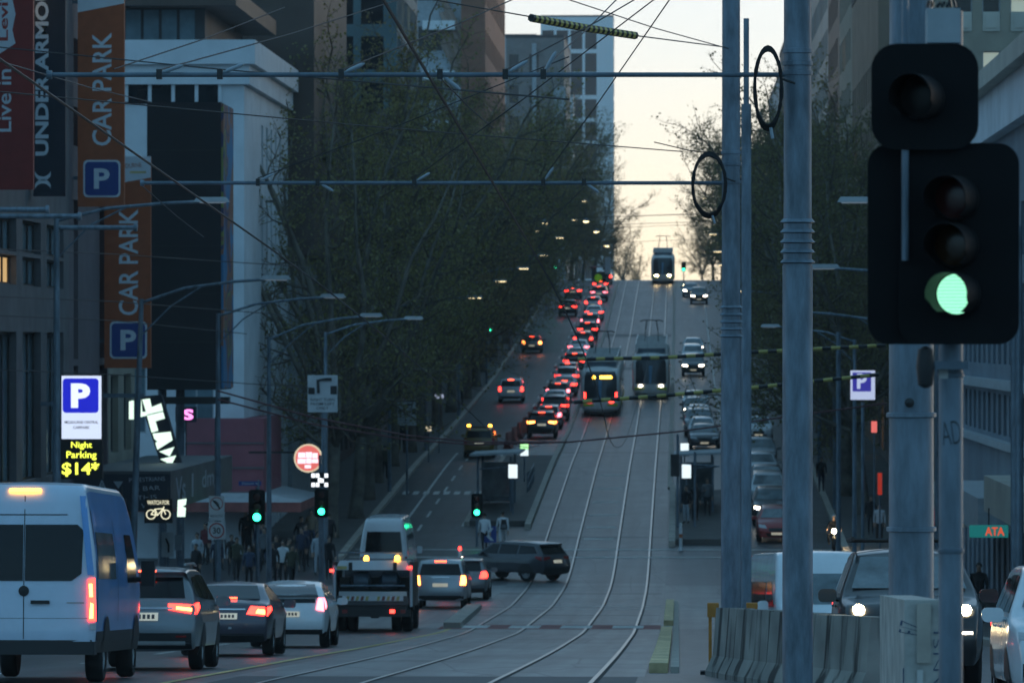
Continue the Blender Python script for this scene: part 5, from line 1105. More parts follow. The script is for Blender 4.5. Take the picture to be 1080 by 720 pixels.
# dark billboard with coloured side
M('billblack', (.009,.010,.014), .6, var=.2, scale=.5)
bm_ = M('mural', (.3,.1,.05), .5, var=0); t = bm_.node_tree; nz = t.nodes.new('ShaderNodeTexNoise'); nz.inputs['Scale'].default_value = .35; nz.inputs['Detail'].default_value = 1; nz.inputs['Distortion'].default_value = 1.5
tc_ = t.nodes.new('ShaderNodeTexCoord'); cr = t.nodes.new('ShaderNodeValToRGB'); cr.color_ramp.interpolation = 'CONSTANT'
for p, c_ in ((.0,(.05,.2,.38)),(.42,(.32,.13,.08)),(.5,(.06,.06,.14)),(.57,(.25,.28,.08)),(.62,(.25,.12,.1))):
    e = cr.color_ramp.elements.new(p); e.color = (*c_, 1)
t.links.new(tc_.outputs['Object'], nz.inputs['Vector']); t.links.new(nz.outputs[0], cr.inputs[0]); t.links.new(cr.outputs[0], t.nodes['Principled BSDF'].inputs['Base Color'])
Y = 186; a, b_ = W(155,411,Y), W(233,108,Y); o = thing('billboard', 'tall dark billboard tower with a colourful narrow side face', 'billboard', (a.x, Y, a.z)); w, h = b_.x-a.x, b_.z-a.z
MB().box(0,w,0,4.4,0,h).build('cabinet', 'billblack', o); MB().box(w+.002,w+.08,.1,4.3,.05,h-.05).build('poster', 'mural', o)
for i in range(1,6): MB().box(.02,w-.02,-.012,-.001,h*i/6-.015,h*i/6+.015).build('seam', 'blackmetal', o)
for xx in (.35, 1.0): MB().tube([(xx,2,0),(xx,2,G(Y)-a.z)], .16, 10).build('leg', 'galvdark', o, True)
MB().box(-.5,w+.3,-.2,.4,-.5,-.25).build('service_rail', 'blackmetal', o)
# small signs on poles
def signpost(name, label, px, Y, top, parts, r=.05, group=None, cat='sign'):
    X = (px-715)*Y/FX; o = thing(name, label, cat, (X, Y, G(Y)+.1), group=group); H = zz(top, Y)-G(Y)-.1
    MB().tube([(0,0,-.2),(0,0,H)], r, 8).build('post', 'galv', o, True); return o, H
M('signwhite', (.6,.63,.66), .5, var=.08); M('signredring', (.4,.03,.03), .5, var=0)
o, H = signpost('regulatory_sign', 'no left turn sign above a 30 speed sign on a grey post', 228, 160, 440, [], .07)
s = 1/Sc(160); g_ = G(160)+.1
def rel(py): return zz(py,160)-g_
MB().box(-.24,.24,-.12,-.09,rel(549),rel(523)).build('turn_plate', 'signwhite', o); MB().box(-.27,.27,-.12,-.09,rel(569),rel(550)).build('speed_plate', 'signwhite', o)
MB().ring(.2,.175,-.126,-.1215,(0,rel(531))).build('ring', 'signredring', o); MB().tube([(.07,-.124,rel(536)),(.05,-.124,rel(531)),(-.06,-.124,rel(528))], .02, 5).build('arrow', 'trim', o); MB().prism([(-.13,rel(528)),(-.09,rel(527)),(.13,rel(536)),(.09,rel(537))], -.126, -.1215).build('slash', 'trim', o); text(o, 'BUSES EXCEPTED', 0, -.123, rel(544), .38, .07, 'trim', 0, 0)
MB().ring(.24,.2,-.126,-.1215,(0,rel(559.5))).build('red_ring', 'signredring', o); text(o, '30', 0, -.125, rel(559.5), .24, .19, 'trim', 0, .02)
o, H = signpost('arrow_sign', 'white sign with a black bent arrow under the bicycle sign', 176, 168, 563, [], .04)
MB().box(-.2,.2,-.08,-.05,H-.75,H+.05).build('plate', 'signwhite', o); m = MB().tube([(.03,-.085,H-.6),(.03,-.085,H-.35),(-.06,-.085,H-.15)], .035, 5).build('arrow', 'trim', o)
o, H = signpost('notice_plate', 'small pale notice plate beside the bent arrow sign', 187, 169, 564, [], .03); MB().box(-.12,.12,-.06,-.035,H-.5,H).build('plate', 'dullwhite', o)
def hook(label, px, py, Y, w):
    q = W(px, py, Y); o, H = signpost('hook_turn_sign', label, px, Y, py-20*150/Y, [], .055, 'hook turn signs'); z = q.z-G(Y)-.1
    MB().box(-w/2,w/2,-.1,-.07,z-w*.62,z+w*.62).build('plate', 'signwhite', o)
    MB().box(-w*.48,-w*.26,-.106,-.1005,z-.02*w,z+.2*w).build('corner_block', 'trim', o); MB().box(w*.26,w*.48,-.106,-.1005,z-.02*w,z+.26*w).build('corner_block', 'trim', o)
    MB().tube([(-w*.14,-.108,z+.02*w),(-w*.16,-.108,z+.44*w),(w*.12,-.108,z+.48*w),(w*.3,-.108,z+.48*w)], w*.06, 5).build('arrow', 'trim', o)
    for i, t_ in enumerate(('RIGHT TURN','FROM LEFT','ONLY')): text(o, t_, 0, -.104, z-w*(.2+.14*i), w*(.8 if i < 2 else .4), w*.09, 'trim', 0, .01)
hook('larger white hook turn sign with RIGHT TURN FROM LEFT ONLY near the round lit sign', 340, 415, 200, 1.15); hook('smaller far white hook turn sign among the left tree trunks', 429, 436, 262, .95)
E('litround', (.8,.16,.14), .35); E('litroundw', (.95,.75,.85), .5); E('litgold', (.9,.75,.5), .28)
q = W(325, 483, 218); o = thing('round_sign', 'round lit red and cream projecting shop sign', 'sign', tuple(q)); MB().prism(circle(.60,24), 0, .2).build('rim', 'litgold', o); MB().prism(circle(.53,24), -.02, -.001).build('disc', 'litround', o)
[MB().box(x0_,x1_,-.03,-.021,z0_,z1_).build('print_band', 'litroundw', o) for (x0_,x1_,z0_,z1_) in ((-.42,-.12,.02,.24),(-.10,.16,.02,.26),(.18,.40,.0,.22),(-.44,-.1,-.22,-.02),(-.08,.14,-.22,-.0),(.16,.42,-.2,-.03),(-.14,.12,-.42,-.28))]; MB().box(-2.5,-.55,.05,.12,.2,.28).build('wall_bracket', 'blackmetal', o)
# street name blade
o, H = signpost('street_name_sign', 'blue street name blade on a post beside the pink shopfront', 272, 196, 506, [], .04); MB().box(-.75,.1,-.03,.03,H-.22,H-.05).build('blade', 'sgnblue', o); text(o, 'Elizabeth St', -.32, -.034, H-.135, .6, .09, 'sgntext', 0, 0)
# ------------------------------------------------------------------ smaller traffic signals
def signal(label, px, py, Y, sc=1.0, post=True, ped=False, group='traffic signals'):
    q = W(px, py, Y); o = thing('small_traffic_signal', label, 'traffic signal', (q.x, Y, G(Y)+.1), group=group); z = q.z-G(Y)-.1
    MB().prism(rounded(.5*sc, 1.05*sc, .1*sc, 4, 0, z+.3*sc), -.02, 0).build('target_board', 'boardblack', o)
    MB().box(-.16*sc,.16*sc,.001,.2,z-.18*sc,z+.78*sc).build('housing', 'boardblack', o)
    for i, mt in enumerate(('green','lensamber','lensred')):
        MB().lathe([(.002,-.05),(.1*sc,-.045),(.12*sc,-.02)], 14, 'Y', (0,0,z+.3*sc*i)).build('lens', mt, o, True)
        MB().tube([(math.cos(R(a))*.13*sc, -.06, z+.3*sc*i+math.sin(R(a))*.13*sc) for a in range(-20, 201, 20)], .016*sc, 4).build('visor', 'boardblack', o)
    if post: MB().tube([(0,.08,-.2),(0,.08,z+.9*sc)], .055, 8).build('post', 'galv', o, True)
    return o
signal('green traffic signal in front of the crowd left of the round sign', 271, 545, 172, 1.1); signal('green traffic signal below the chequered white display', 339, 539, 190, 1.0); signal('green traffic signal at the left end of the tram stop', 503, 540, 228, 1.0)
for i, (px, py, Y) in enumerate(((503,353,420),(517,347,430),(576,280,520),(586,281,528),(812,347,425),(721,284,592))):
    signal('distant green traffic signal, %s' % ['left of a pair among the left trees','right of a pair among the left trees','left of the highest pair','right of the highest pair','seen right of the slim pole','beside the tram on the crest'][i], px, py, Y, 1.0)
o, H = signpost('chequered_display', 'small white chequered lane display above a green signal', 337, 191, 480, [], .05)
q = W(337, 506, 191); z = q.z-G(191)-.1; MB().box(-.34,.34,-.12,-.05,z-.28,z+.28).build('panel', 'ledoff', o); E('ledwhite', (.9,.95,1), .6)
for (x, zq) in ((-.24,.17),(-.08,.17),(.24,.17),(-.24,-.17),(.08,-.02),(.24,-.17),(-.08,-.17),(.0,.0)): MB().box(x-.065,x+.065,-.13,-.121,z+zq-.075,z+zq+.075).build('pixel', 'ledwhite', o)
# ------------------------------------------------------------------ tram stop shelters and screens
def shelter(label, X, Y, w, py_roof, lit_px):
    o = thing('tram_shelter', label, 'shelter', (X, Y, G(Y)+.26)); H = 2.6
    for x in (-w*.35, w*.3):
        MB().tube([(x,0,0),(x,0,H)], .055, 8).build('post', 'galv', o, True); MB().tube([(x,6,0),(x,6,H)], .055, 8).build('post', 'galv', o, True)
    MB().add([(-w/2,-.6,H+.02),(w/2,-.6,H+.14),(w/2,6.6,H+.14),(-w/2,6.6,H+.02),(-w/2,-.6,H+.12),(w/2,-.6,H+.24),(w/2,6.6,H+.24),(-w/2,6.6,H+.12)],[(0,3,2,1),(4,5,6,7),(0,1,5,4),(1,2,6,5),(2,3,7,6),(3,0,4,7)]).build('roof', 'palegrey', o)
    MB().box(-w*.35,w*.3,5.9,5.95,.3,2.2).build('glass_panel', 'glasslight', o); MB().box(-w*.3,w*.25,5.0,5.4,.42,.48).build('bench', 'galvdark', o); MB().tube([(-w*.2,5.2,0),(-w*.2,5.2,.42)], .04, 6).build('bench_leg', 'galvdark', o)
    MB().tube([(-w*.35,-.1,2.0),(w*.42,-.1,2.15)], .04, 6).build('cross_arm', 'galv', o)
    return o
shelter('tram shelter with flat roof on the left stop island', -8.6, 246, 2.4, 0, 0); shelter('tram shelter with flat roof on the right stop island', .95, 246, 2.3, 0, 0)
E('screen', (.8,.95,1), .42); E('screengreen', (.45,.95,.4), .5)
for i, (px, py, Y, mt) in enumerate(((541,497,244,'screen'),(553,474,268,'screengreen'),(722,474,268,'screen'),(724,497,244,'screen'))):
    q = W(px, py, Y); o = thing('stop_display', ['bright white stop display on the left tram shelter','green topped stop display behind the left tram shelter','upper bright white stop display on the right island','lower bright white stop display on the right island'][i], 'display', (q.x, Y, q.z), group='tram stop displays')
    MB().box(-.24,.24,0,.12,-.34,.36).build('case', 'blackmetal', o); MB().box(-.21,.21,-.01,-.001,-.31,.33 if mt == 'screen' else 0).build('screen', 'screen', o)
    if mt != 'screen': MB().box(-.21,.21,-.01,-.001,.02,.33).build('top_screen', 'screengreen', o)
    MB().tube([(0,.06,-.34),(0,.06,G(Y)+.2-q.z)], .045, 6).build('post', 'galv', o)
# bollards with reflectors, keep left arrow, bins
def bollard(label, px, pyb, Y, top='tail'):
    X = (px-715)*Y/FX; o = thing('bollard', label, 'bollard', (X, Y, G(Y))); MB().lathe([(.11,0),(.1,.1),(.07,.12),(.07,1.0),(.03,1.05)], 12).build('post', 'signwhite', o, True)
    MB().lathe([(.073,.55),(.073,.72)], 12).build('band', 'sgnorange', o); MB().lathe([(.06,1.05),(.06,1.16),(.02,1.2)], 10).build('lamp', top, o, True)
bollard('white bollard with red lamp left of the tram stop signal', 485, 590, 212); bollard('white bollard at the right tram stop', 718, 592, 226, 'signwhite')
o = thing('chevron_sign', 'small white keep left chevron above the turning SUV', 'sign', ((516-715)*224/FX, 224, G(224))); MB().box(-.3,.3,0,.05,.5,1.2).build('plate', 'sgnblue', o); MB().prism([(.2,1.12),(-.02,.85),(.2,.58),(.05,.58),(-.2,.85),(.05,1.12)], -.01, -.001).build('chevron', 'signwhite', o); MB().tube([(0,.03,0),(0,.03,.5)], .04, 6).build('post', 'galv', o)
o = thing('stop_signal_box', 'dark signal cabinet on a post at the right tram stop', 'cabinet', ((712-715)*236/FX, 236, G(236)+.26)); MB().box(-.2,.2,-.1,.2,2.3,3.3).build('case', 'blackmetal', o); MB().tube([(.12,.05,0),(.12,.05,4.2)], .06, 8).build('post', 'galv', o, True); MB().tube([(.9,.3,0),(.9,.3,3.4)], .06, 8).build('post', 'galv', o, True); MB().tube([(.12,.05,2.9),(2.0,.05,2.75)], .04, 6).build('arm', 'galv', o)
o = thing('railing', 'low pedestrian railing on the left stop island', 'railing', (-7.4, 262, G(262)+.26))
for i in range(7): MB().tube([(0,-6+i*2,0),(0,-6+i*2,1.0)], .03, 6).build('post', 'galv', o)
for z in (.55, 1.0): MB().tube([(0,-6,z-.3),(0,6,z+.14)], .03, 6).build('rail', 'galv', o)
# right side signs
E('litpurple', (.05,.045,.4), .25); E('litwhite2', (.62,.7,.95), .26)
q = W(910, 406, 214); o = thing('right_parking_sign', 'lit blue and white P parking sign on the right footpath', 'sign', tuple(q)); MB().box(-.5,.5,0,.2,-.6,.6).build('cabinet', 'litwhite2', o); MB().box(-.42,.34,-.02,-.001,-.26,.52).build('parking_panel', 'litpurple', o); text(o, 'P', -.04, -.03, .16, .4, .62, 'litwhite2', 0, .04); MB().tube([(0,.1,-.72),(0,.1,G(214)-q.z)], .07, 8).build('post', 'galv', o)
E('litteal', (.02,.3,.28), .14); E('litredtxt', (.8,.1,.04), .3)
q = W(1043, 560, 135); o = thing('teal_shop_sign', 'teal shop sign with red ATA lettering under the right awnings', 'sign', tuple(q)); MB().box(-.5,.5,0,.1,-.16,.16).build('panel', 'litteal', o); text(o, 'ATA', .15, -.01, 0, .5, .22, 'litredtxt', 0, .03); MB().tube([(0,.05,.16),(0,.05,.6)], .02, 5).build('hanger', 'blackmetal', o)
E('litred2', (.8,.06,.03), .13)
for i, (px, py, Y, w, h, mt) in enumerate(((928,510,215,.18,.9,'litred2'),(922,450,230,.25,.5,'litround'),(876,384,300,.6,.5,'litgold'),(452,452,290,.3,.25,'litgold'),(463,418,300,.5,.25,'litwhite2'),(989,545,150,.2,.5,'litred2'))):
    q = W(px, py, Y); o = thing('shop_light', ['tall red shop sign on the right footpath','small pinkish sign above the red shop sign','warm lit window sign behind the right poles','small warm light among the left tree trunks','pale blue lit sign among the left trees','small red sign right of the thick pole'][i], 'sign', tuple(q)); MB().box(-w/2,w/2,0,.12,-h/2,h/2).build('panel', mt, o); MB().tube([(0,.06,-h/2),(0,.06,G(Y)-q.z)], .04, 6).build('post', 'galvdark', o)
for i, (px, Y, py) in enumerate(((884,200,350),(940,225,343),(988,150,330),(1069,116,240),(880,250,395))):
    o, H = signpost('grey_post', 'plain grey post on the right footpath, %s counted from the signal' % ORD[i], px, Y, py, [], .09, 'plain posts on the right footpath', 'pole')
# ------------------------------------------------------------------ overhead wires
def wire(name, label, pts, r, mat='wire', group=None, n=6):
    P = [Vector(p) for p in pts]; o = MB().tube([p-P[0] for p in P], r, n).build(name, mat, None, True, P[0]); return tag(o, label, 'wire', group)
for (X, nm) in ((-5.15,'left'),(-1.93,'right')):
    wire('contact_wire', 'trolley wire running up the street above the %s tram track' % nm, [(X-.25*math.cos(y/30), y, G(y)+5.55) for y in list(range(24,80,8))+list(range(80,600,12))], .012, group='trolley wires', n=5)
spans = [((120,73),(300,8),57,66),((168,74),(420,0),57,70),((360,74),(585,-20),57,66),((464,82),(520,135),57,78),((533,74),(720,-30),57,62),((573,72),(660,-10),57,64),((-20,48),(600,105),95,60),((-20,95),(720,160),60,79),
         ((272,188),(600,60),80,70),((437,188),(700,-8),80,62),((573,188),(706,0),80,60),((616,198),(575,235),80,110),((335,198),(302,236),80,105),((150,196),(215,250),80,105),((600,0),(770,52),70,80),((690,150),(762,163),79,80),((-10,62),(160,108),57,90)]
for i, ((x0,y0),(x1,y1),Ya,Yb) in enumerate(spans):
    a, b = W(x0,y0,Ya), W(x1,y1,Yb); m = (a+b)/2; m.z -= .03
    wire('span_wire', 'thin dark overhead span wire, %s of the crossing wires above the street' % (ORD+['n%d' % k for k in range(9)])[i], [a, m, b], .0085 if Ya < 90 else .011, group='overhead span wires', n=5)
# guard sleeves striped yellow and black on span wires
M('stripeyellow', (.5,.42,.12), .6, var=.1)
def striped(label, pts, r, pitch):
    P = [Vector(p) for p in pts]; o = thing('striped_cable', label, 'cable', tuple(P[0])); L_ = [0]
    for a, b in zip(P, P[1:]): L_.append(L_[-1]+(b-a).length)
    def at(t):
        for i in range(len(P)-1):
            if t <= L_[i+1]+1e-6: return P[i].lerp(P[i+1], (t-L_[i])/(L_[i+1]-L_[i]))
        return P[-1]
    n = int(L_[-1]/pitch); ma = MB(); 
    for k in range(n):
        a, b = at(k*pitch)-P[0], at((k+1)*pitch)-P[0]
        if k % 2: MB().tube([a, b], r, 7).build('yellow_band', 'stripeyellow', o, True)
        else: MB().tube([a, b], r, 7).build('black_band', 'blackplastic', o, True)
a, b = W(560,19,66), W(672,38,68); striped('short thick black and yellow striped sleeve hung in the sky', [a, a.lerp(b,.5)-Vector((0,0,.01)), b], .052, .055)
wire('sleeve_wire', 'wire carrying the striped sleeve across the top of the picture', [W(400,-10,62), W(560,18,66)], .009, n=5); wire('sleeve_wire', 'wire running from the striped sleeve to the right pole', [W(672,38,68), W(765,50,80)], .009, n=5)
Yq = 150
striped('upper yellow and black striped cable across the street in front of the trams', [W(600,379,Yq), W(700,377,Yq), W(800,371,Yq), W(935,364,Yq)], .055, .26)
striped('lower yellow and black striped cable across the street in front of the trams', [W(605,424,Yq-15), W(700,417,Yq-15), W(800,408,Yq-15), W(935,394,Yq-15)], .052, .24)
for k, dy in enumerate((0, 9)):
    wire('red_cable', '%s of the two sagging dark red cables below the left street lights' % ['upper','lower'][k], [W(230,412+dy,150), W(330,440+dy*.8,152), W(430,459+dy*.5,156), W(500,466+dy*.3,160), W(600,466,162), W(715,455,165), W(935,425,165)], .028, 'redwire', 'dark red cables')
for i, (y, x1) in enumerate(((268,330),(318,300),(338,260),(395,330))): wire('service_wire', 'thin service wire across the left buildings, %s from above' % ORD[i], [W(-20,y-6,130), W(120,y,140), W(x1,y+14,160)], .014, group='service wires')

# lamps hung over the street on the hill, and the little stop on the crest
for i, (px, py, Y) in enumerate(((574,235,430),(565,243,455),(618,233,500),(629,244,530),(640,259,565))):
    q = W(px, py, Y); o = thing('hanging_lamp', 'warm lamp hung over the street near the crest, %s from the left' % ['second','first','third','fourth','fifth'][i], 'lamp', tuple(q), group='lamps hung over the hill')
    MB().lathe([(.05,.3),(.28,.12),(.34,0),(.30,-.02)], 12).build('shade', 'galvdark', o, True); MB().lathe([(.29,-.03),(.22,-.12),(.05,-.16)], 12).build('bulb', 'lamp_on', o, True)
    MB().tube([(-14.5-q.x,0,.9),(0,0,.3),(7.4-q.x,0,.9)], .02, 5).build('span', 'wire', o)
shelter('small tram shelter at the crest of the hill', -8.4, 566, 2.6, 0, 0)
q = W(631, 293, 560); o = thing('round_green_sign', 'small round lime green sign at the crest', 'sign', tuple(q)); E('lime', (.2,.5,.02), .08); MB().prism(circle(.42,16), 0, .05).build('disc', 'lime', o); MB().tube([(0,.06,-.4),(0,.06,G(560)-q.z)], .05, 6).build('post', 'galv', o)
q = W(641, 280, 556); o = thing('crest_display', 'white display panel on the shelter at the crest', 'display', tuple(q)); MB().box(-.3,.3,0,.1,-.9,.9).build('panel', 'signwhite', o); MB().tube([(0,.06,-.9),(0,.06,G(556)-q.z)], .05, 6).build('post', 'galv', o)
# ------------------------------------------------------------------ people
M('skin', (.35,.22,.16), .6, var=.08); M('hair', (.03,.022,.018), .7, var=.1); M('c_black', (.015,.016,.02), .8, var=.2); M('c_navy', (.02,.03,.06), .8, var=.2); M('c_white', (.62,.64,.66), .8, var=.08)
M('c_grey', (.13,.14,.15), .8, var=.2); M('c_jean', (.05,.075,.13), .8, var=.2); M('c_tan', (.25,.2,.14), .8, var=.2); M('c_maroon', (.12,.02,.025), .8, var=.2); M('c_olive', (.07,.075,.05), .8, var=.2); M('c_shoe', (.02,.02,.02), .6, var=.1); M('c_pale', (.4,.45,.5), .8, var=.1)
def person_mesh(pose):
    V = []; Ed = []; Rr = []; hands = []
    def v(p, r, par=None):
        V.append(p); Rr.append(r if isinstance(r, tuple) else (r, r))
        if par is not None: Ed.append((par, len(V)-1))
        return len(V)-1
    sit = pose == 'ride'; dz = -.32 if sit else 0
    pel = v((0,0,.96+dz), (.165,.115)); sp = v((0,.01,1.14+dz), (.145,.105), pel); ln = .1 if pose in ('walk','ride') else .02
    ch = v((0,ln*.5,1.34+dz), (.175,.12), sp); nk = v((0,ln*.7,1.49+dz), .06, ch); h0 = v((0,ln+.015,1.57+dz), (.07,.075), nk); h1 = v((0,ln+.02,1.66+dz), (.078,.098), h0); h2 = v((0,ln+.005,1.745+dz), (.06,.07), h1)
    v((0,ln+.125,1.64+dz), .014, h1)
    for s in (-1, 1):
        sw = s if pose == 'walk' else 0
        sh = v((s*.185,ln*.5,1.41+dz), .068, ch)
        if pose == 'walk': el_, wr = (s*.235,-.10*sw,1.13), (s*.23,.06-.2*sw,.90)
        elif pose == 'phone': el_, wr = (s*.24,.02,1.13), ((s*.12,.26,1.2) if s > 0 else (s*.25,.03,.88))
        elif sit: el_, wr = (s*.27,.24,.86), (s*.3,.5,.80)
        else: el_, wr = (s*.24,-.03,1.13), (s*.24,.03,.88)
        e = v(el_, .047, sh); w = v(wr, .032, e); d = Vector(wr)-Vector(el_); d.normalize(); pm = Vector(wr)+d*.08; p_ = v(tuple(pm), (.04,.022), w); hands.append(pm)
        side = Vector((0,1,0)) if abs(d.y) < .8 else Vector((1,0,0))
        for k, L_ in enumerate((.075,.085,.08,.06)):
            b = pm+side*(.028-.019*k)+d*.03; f1 = v(tuple(b+d*L_*.5), .009, p_); v(tuple(b+d*L_+Vector((-s*.014,0,0))), .008, f1)
        t1 = v(tuple(pm+side*.05-d*.02), .010, p_); v(tuple(pm+side*.065+d*.03), .009, t1)
        hp = v((s*.095,0,.89+dz), .095, pel)
        if pose == 'walk': kn, an, to = (s*.1,.16*s+.03,.50), (s*.1,.24*s-.05,.10 if s > 0 else .13), (s*.11,.24*s+.12,.04)
        elif sit: kn, an, to = (s*.24,.40,.58), (s*.22,.18,.22), (s*.22,.38,.17)
        else: kn, an, to = (s*.1,.02,.5), (s*.105,-.02,.09), (s*.12,.14,.035)
        k_ = v(kn, .062, hp); a_ = v(an, .042, k_); v(to, (.042,.03), a_)
    me = bpy.data.meshes.new('body'); me.from_pydata(V, Ed, []); ob = bpy.data.objects.new('body', me); COL.objects.link(ob)
    md = ob.modifiers.new('skin', 'SKIN'); md.use_smooth_shade = True
    for i, sv in enumerate(me.skin_vertices[0].data): sv.radius = Rr[i]; sv.use_root = (i == 0)
    ob.modifiers.new('sub', 'SUBSURF').levels = 1
    dg = bpy.context.evaluated_depsgraph_get(); out = bpy.data.meshes.new_from_object(ob.evaluated_get(dg)); out.name = 'body'
    bpy.data.objects.remove(ob); bpy.data.meshes.remove(me)
    out.materials.clear()
    for n in ('c_black','c_jean','skin','c_shoe'): out.materials.append(MATS[n])
    for p in out.polygons:
        c = p.center; z = c.z-dz
        if any((Vector(c)-h).length < .12 for h in hands) or z > 1.5: p.material_index = 2
        elif sit: p.material_index = 0 if c.z > .66 else (3 if c.z < .26 else 1)
        elif z < .13: p.material_index = 3
        elif z < .93 and abs(c.x) < .2: p.material_index = 1
        else: p.material_index = 0
        p.use_smooth = True
    hb = MB(); yh = ln+.0
    n = 12; rings = []
    for i in range(6):
        t = R(-12+100*i/5); rr = math.cos(t); zz_ = 1.665+dz+.112*math.sin(t)
        for j in range(n):
            a = 2*math.pi*j/n; y_ = math.sin(a); f = 1.0 if y_ < .3 else .9
            hb.v.append((.094*rr*math.cos(a), yh+.112*rr*y_*f-.008, zz_+(.03 if (y_ > .4 and i < 2) else 0)))
    for i in range(5):
        for j in range(n): hb.f.append((i*n+j, i*n+(j+1) % n, (i+1)*n+(j+1) % n, (i+1)*n+j))
    hb.f.append(tuple(5*n+j for j in range(n)))
    return out, hb.mesh('hair', 'hair', True)
PM = {p: person_mesh(p) for p in ('stand','walk','phone','ride')}
def person(label, px, Y, pose, face, top, leg, dz=.0, sc=1.0, group=None, X=None, hair='hair'):
    X = (px-715)*Y/FX if X is None else X
    o = thing('person', label, 'person', (X, Y, G(Y)+dz), R(face), group=group); o.scale = (sc,)*3
    b = inst('body', PM[pose][0], o)
    for i, m in ((0, top), (1, leg)): b.material_slots[i].link = 'OBJECT'; b.material_slots[i].material = MATS[m]
    h_ = inst('hair', PM[pose][1], o)
    if hair != 'hair': h_.material_slots[0].link = 'OBJECT'; h_.material_slots[0].material = MATS[hair]
    return o
gp = 'pedestrians waiting at the left corner'
for (lb, px, Y, ps, fc, tp_, lg_, sc_) in (
    ('person in a white shirt and dark trousers standing in the corner crowd', 298, 205, 'stand', 170, 'c_white','c_black', 1.0),
    ('person in a long pale coat at the right end of the corner crowd', 335, 212, 'stand', 200, 'c_pale','c_pale', 1.02),
    ('tall person in dark jacket left of the first green signal', 258, 222, 'stand', 190, 'c_black','c_black', 1.06),
    ('person in dark navy coat beside the white shirted person', 318, 214, 'stand', 160, 'c_navy','c_black', 1.05),
    ('person in black holding a phone behind the first green signal', 277, 219, 'phone', 170, 'c_black','c_jean', .98),
    ('person in maroon top under the red awning', 216, 218, 'stand', 150, 'c_maroon','c_black', 1.0),
    ('person in grey jacket at the left of the crowd', 240, 224, 'walk', 110, 'c_grey','c_black', 1.0),
    ('person in blue denim jacket at the front of the crowd', 262, 202, 'stand', 180, 'c_jean','c_black', .94),
    ('person in black with arms down right of the first signal', 287, 203, 'stand', 175, 'c_black','c_black', 1.0),
    ('person in olive jacket near the crowd middle', 307, 201, 'walk', 200, 'c_olive','c_black', .98),
    ('person in tan coat at the back of the crowd', 328, 224, 'stand', 180, 'c_tan','c_jean', 1.0),
    ('person in dark clothes at the far left below the speed sign', 228, 208, 'stand', 180, 'c_navy','c_black', 1.0),
    ('person in black walking at the right of the crowd', 347, 222, 'walk', 20, 'c_black','c_black', 1.0),
    ('person in pale top half hidden below the red awning', 207, 212, 'stand', 170, 'c_pale','c_black', .98)):
    person(lb, px, Y, ps, fc, tp_, lg_, .01 if Y < 221 else .15, sc_, gp)
for i in range(14):
    px = 206+i*10.4+(i*37 % 7); Y = 204+(i*53 % 19)
    person('dark clothed pedestrian in the corner crowd, %s from the left of the plain ones' % ORD[i], px, Y, ['stand','walk','phone'][i % 3], 150+(i*71 % 80), ['c_black','c_navy','c_grey','c_black','c_olive'][i % 5], 'c_black', .01 if Y < 221 else .15, .94+(i*29 % 12)/100, gp)
person('person in white top and dark trousers crossing at the left tram stop', 511, 224, 'walk', 10, 'c_white', 'c_black', .01)
person('person all in white walking away with a black backpack', 530, 225, 'walk', 5, 'c_white', 'c_white', .01)
o = thing('backpack', 'black backpack on the person dressed in white', 'backpack', ((531.5-715)*225/FX, 224.8, G(225)+1.0)); MB().box(-.15,.15,-.14,.06,0,.42,(.05,.03)).build('bag', 'c_black', o); MB().box(-.11,.11,-.19,-.141,.05,.22,(.02,.0)).build('pocket', 'c_grey', o)
for x in (-.1,.1): MB().tube([(x,.05,.4),(x,.2,.44),(x,.28,.3)], .018, 5).build('strap', 'c_black', o)
gr = 'people waiting at the right tram stop'
person('person in black coat and pale jeans at the right tram stop', 724, 238, 'stand', 150, 'c_black', 'c_pale', .27, 1.0, gr)
person('person in black beside the one in pale jeans at the right stop', 733, 240, 'stand', 200, 'c_black', 'c_black', .27, 1.02, gr); person('person in grey jacket under the right tram shelter', 746, 243, 'phone', 180, 'c_grey', 'c_black', .27, 1.0, gr)
gq = 'pedestrians on the right footpath'
for (lb, px, Y, ps, fc, tp_, lg_) in (('person in light blue top on the right footpath', 927, 228, 'stand', 180, 'c_pale','c_black'), ('person in dark jacket walking left of the thick pole', 918, 233, 'walk', 180, 'c_black','c_black'), ('person in black seen left of the red shop sign', 866, 262, 'walk', 180, 'c_black','c_navy'), ('person in dark coat right of the signal post', 1032, 150, 'walk', 170, 'c_black','c_grey')):
    person(lb, px, Y, ps, fc, tp_, lg_, .15, 1.0, gq)
gl_ = 'pedestrians on the left footpath'
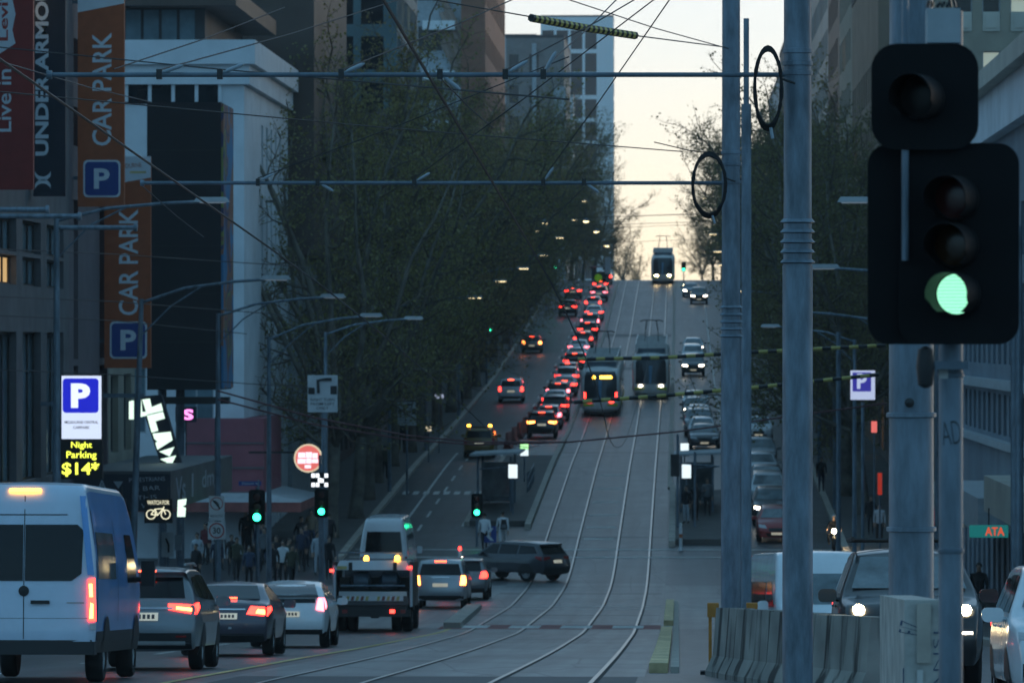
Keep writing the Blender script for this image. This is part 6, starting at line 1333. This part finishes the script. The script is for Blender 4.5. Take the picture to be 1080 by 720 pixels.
for i, (px, Y, ps, tp_) in enumerate(((432,300,'walk','c_black'),(452,318,'walk','c_grey'),(400,272,'stand','c_olive'),(470,360,'walk','c_navy'))):
    person('distant pedestrian in %s on the left footpath, %s up the hill' % (['black','grey','olive','navy'][i], ['second','third','first','fourth'][i]), 0, Y, ps, 180*(i % 2), tp_, 'c_black', .15, 1.0, gl_, X=-15.9+.3*i)
# worker with glowing vest up the hill
# motorcycle
X_, Y_ = (879-715)*226/FX, 226
o = thing('motorcycle', 'motorcycle with a small round headlight on the right', 'motorcycle', (X_, Y_, G(Y_)+.01), math.pi)
for y in (-.7,.7): k = MB().lathe([(.2,-.05),(.3,-.06),(.32,0),(.3,.06),(.2,.05)], 18, 'X', (0,y,.32)).build('wheel', 'rubber', o, True)
MB().tube([(0,-.7,.32),(0,-.3,.5),(0,.2,.5),(0,.45,.85)], [.06,.12,.13,.05], 8).build('frame', 'blackmetal', o, True); MB().lathe([(.05,-.28),(.15,-.2),(.16,.1),(.08,.28)], 10, 'Y', (0,.2,.82)).build('fuel_tank', 'p_black', o, True); MB().box(-.13,.13,-.65,-.05,.7,.8,(.03,.05)).build('seat', 'rubber', o)
MB().tube([(-.36,.35,1.02),(0,.45,.98),(.36,.35,1.02)], .02, 6).build('handlebar', 'blackmetal', o); MB().tube([(0,.45,.95),(0,.7,.32)], .04, 6).build('fork', 'alloy', o); MB().lathe([(.02,.62),(.09,.6),(.09,.5),(.03,.46)], 12, 'Y', (0,0,.86)).build('headlight', 'head', o, True)
p = person('motorcycle rider in black with a pale helmet', 879, 226.15, 'ride', 180, 'c_black', 'c_black', .12, 1.0, None, None, 'c_pale')

# ------------------------------------------------------------------ dusk haze
hz = MB().box(-620, 620, -80, 1680, .8, 113).build('haze', None, None); hz['kind'] = 'stuff'
hz['label'] = 'thin dusk haze filling the street'; hz['category'] = 'haze'
hm = bpy.data.materials.new('haze'); hm.use_nodes = True; t = hm.node_tree; t.nodes.clear()
vo = t.nodes.new('ShaderNodeVolumePrincipled'); vo.inputs['Color'].default_value = (.95,.95,.95,1); vo.inputs['Density'].default_value = .00013; vo.inputs['Anisotropy'].default_value = .2
mo = t.nodes.new('ShaderNodeOutputMaterial'); t.links.new(vo.outputs[0], mo.inputs['Volume']); hz.data.materials.append(hm)
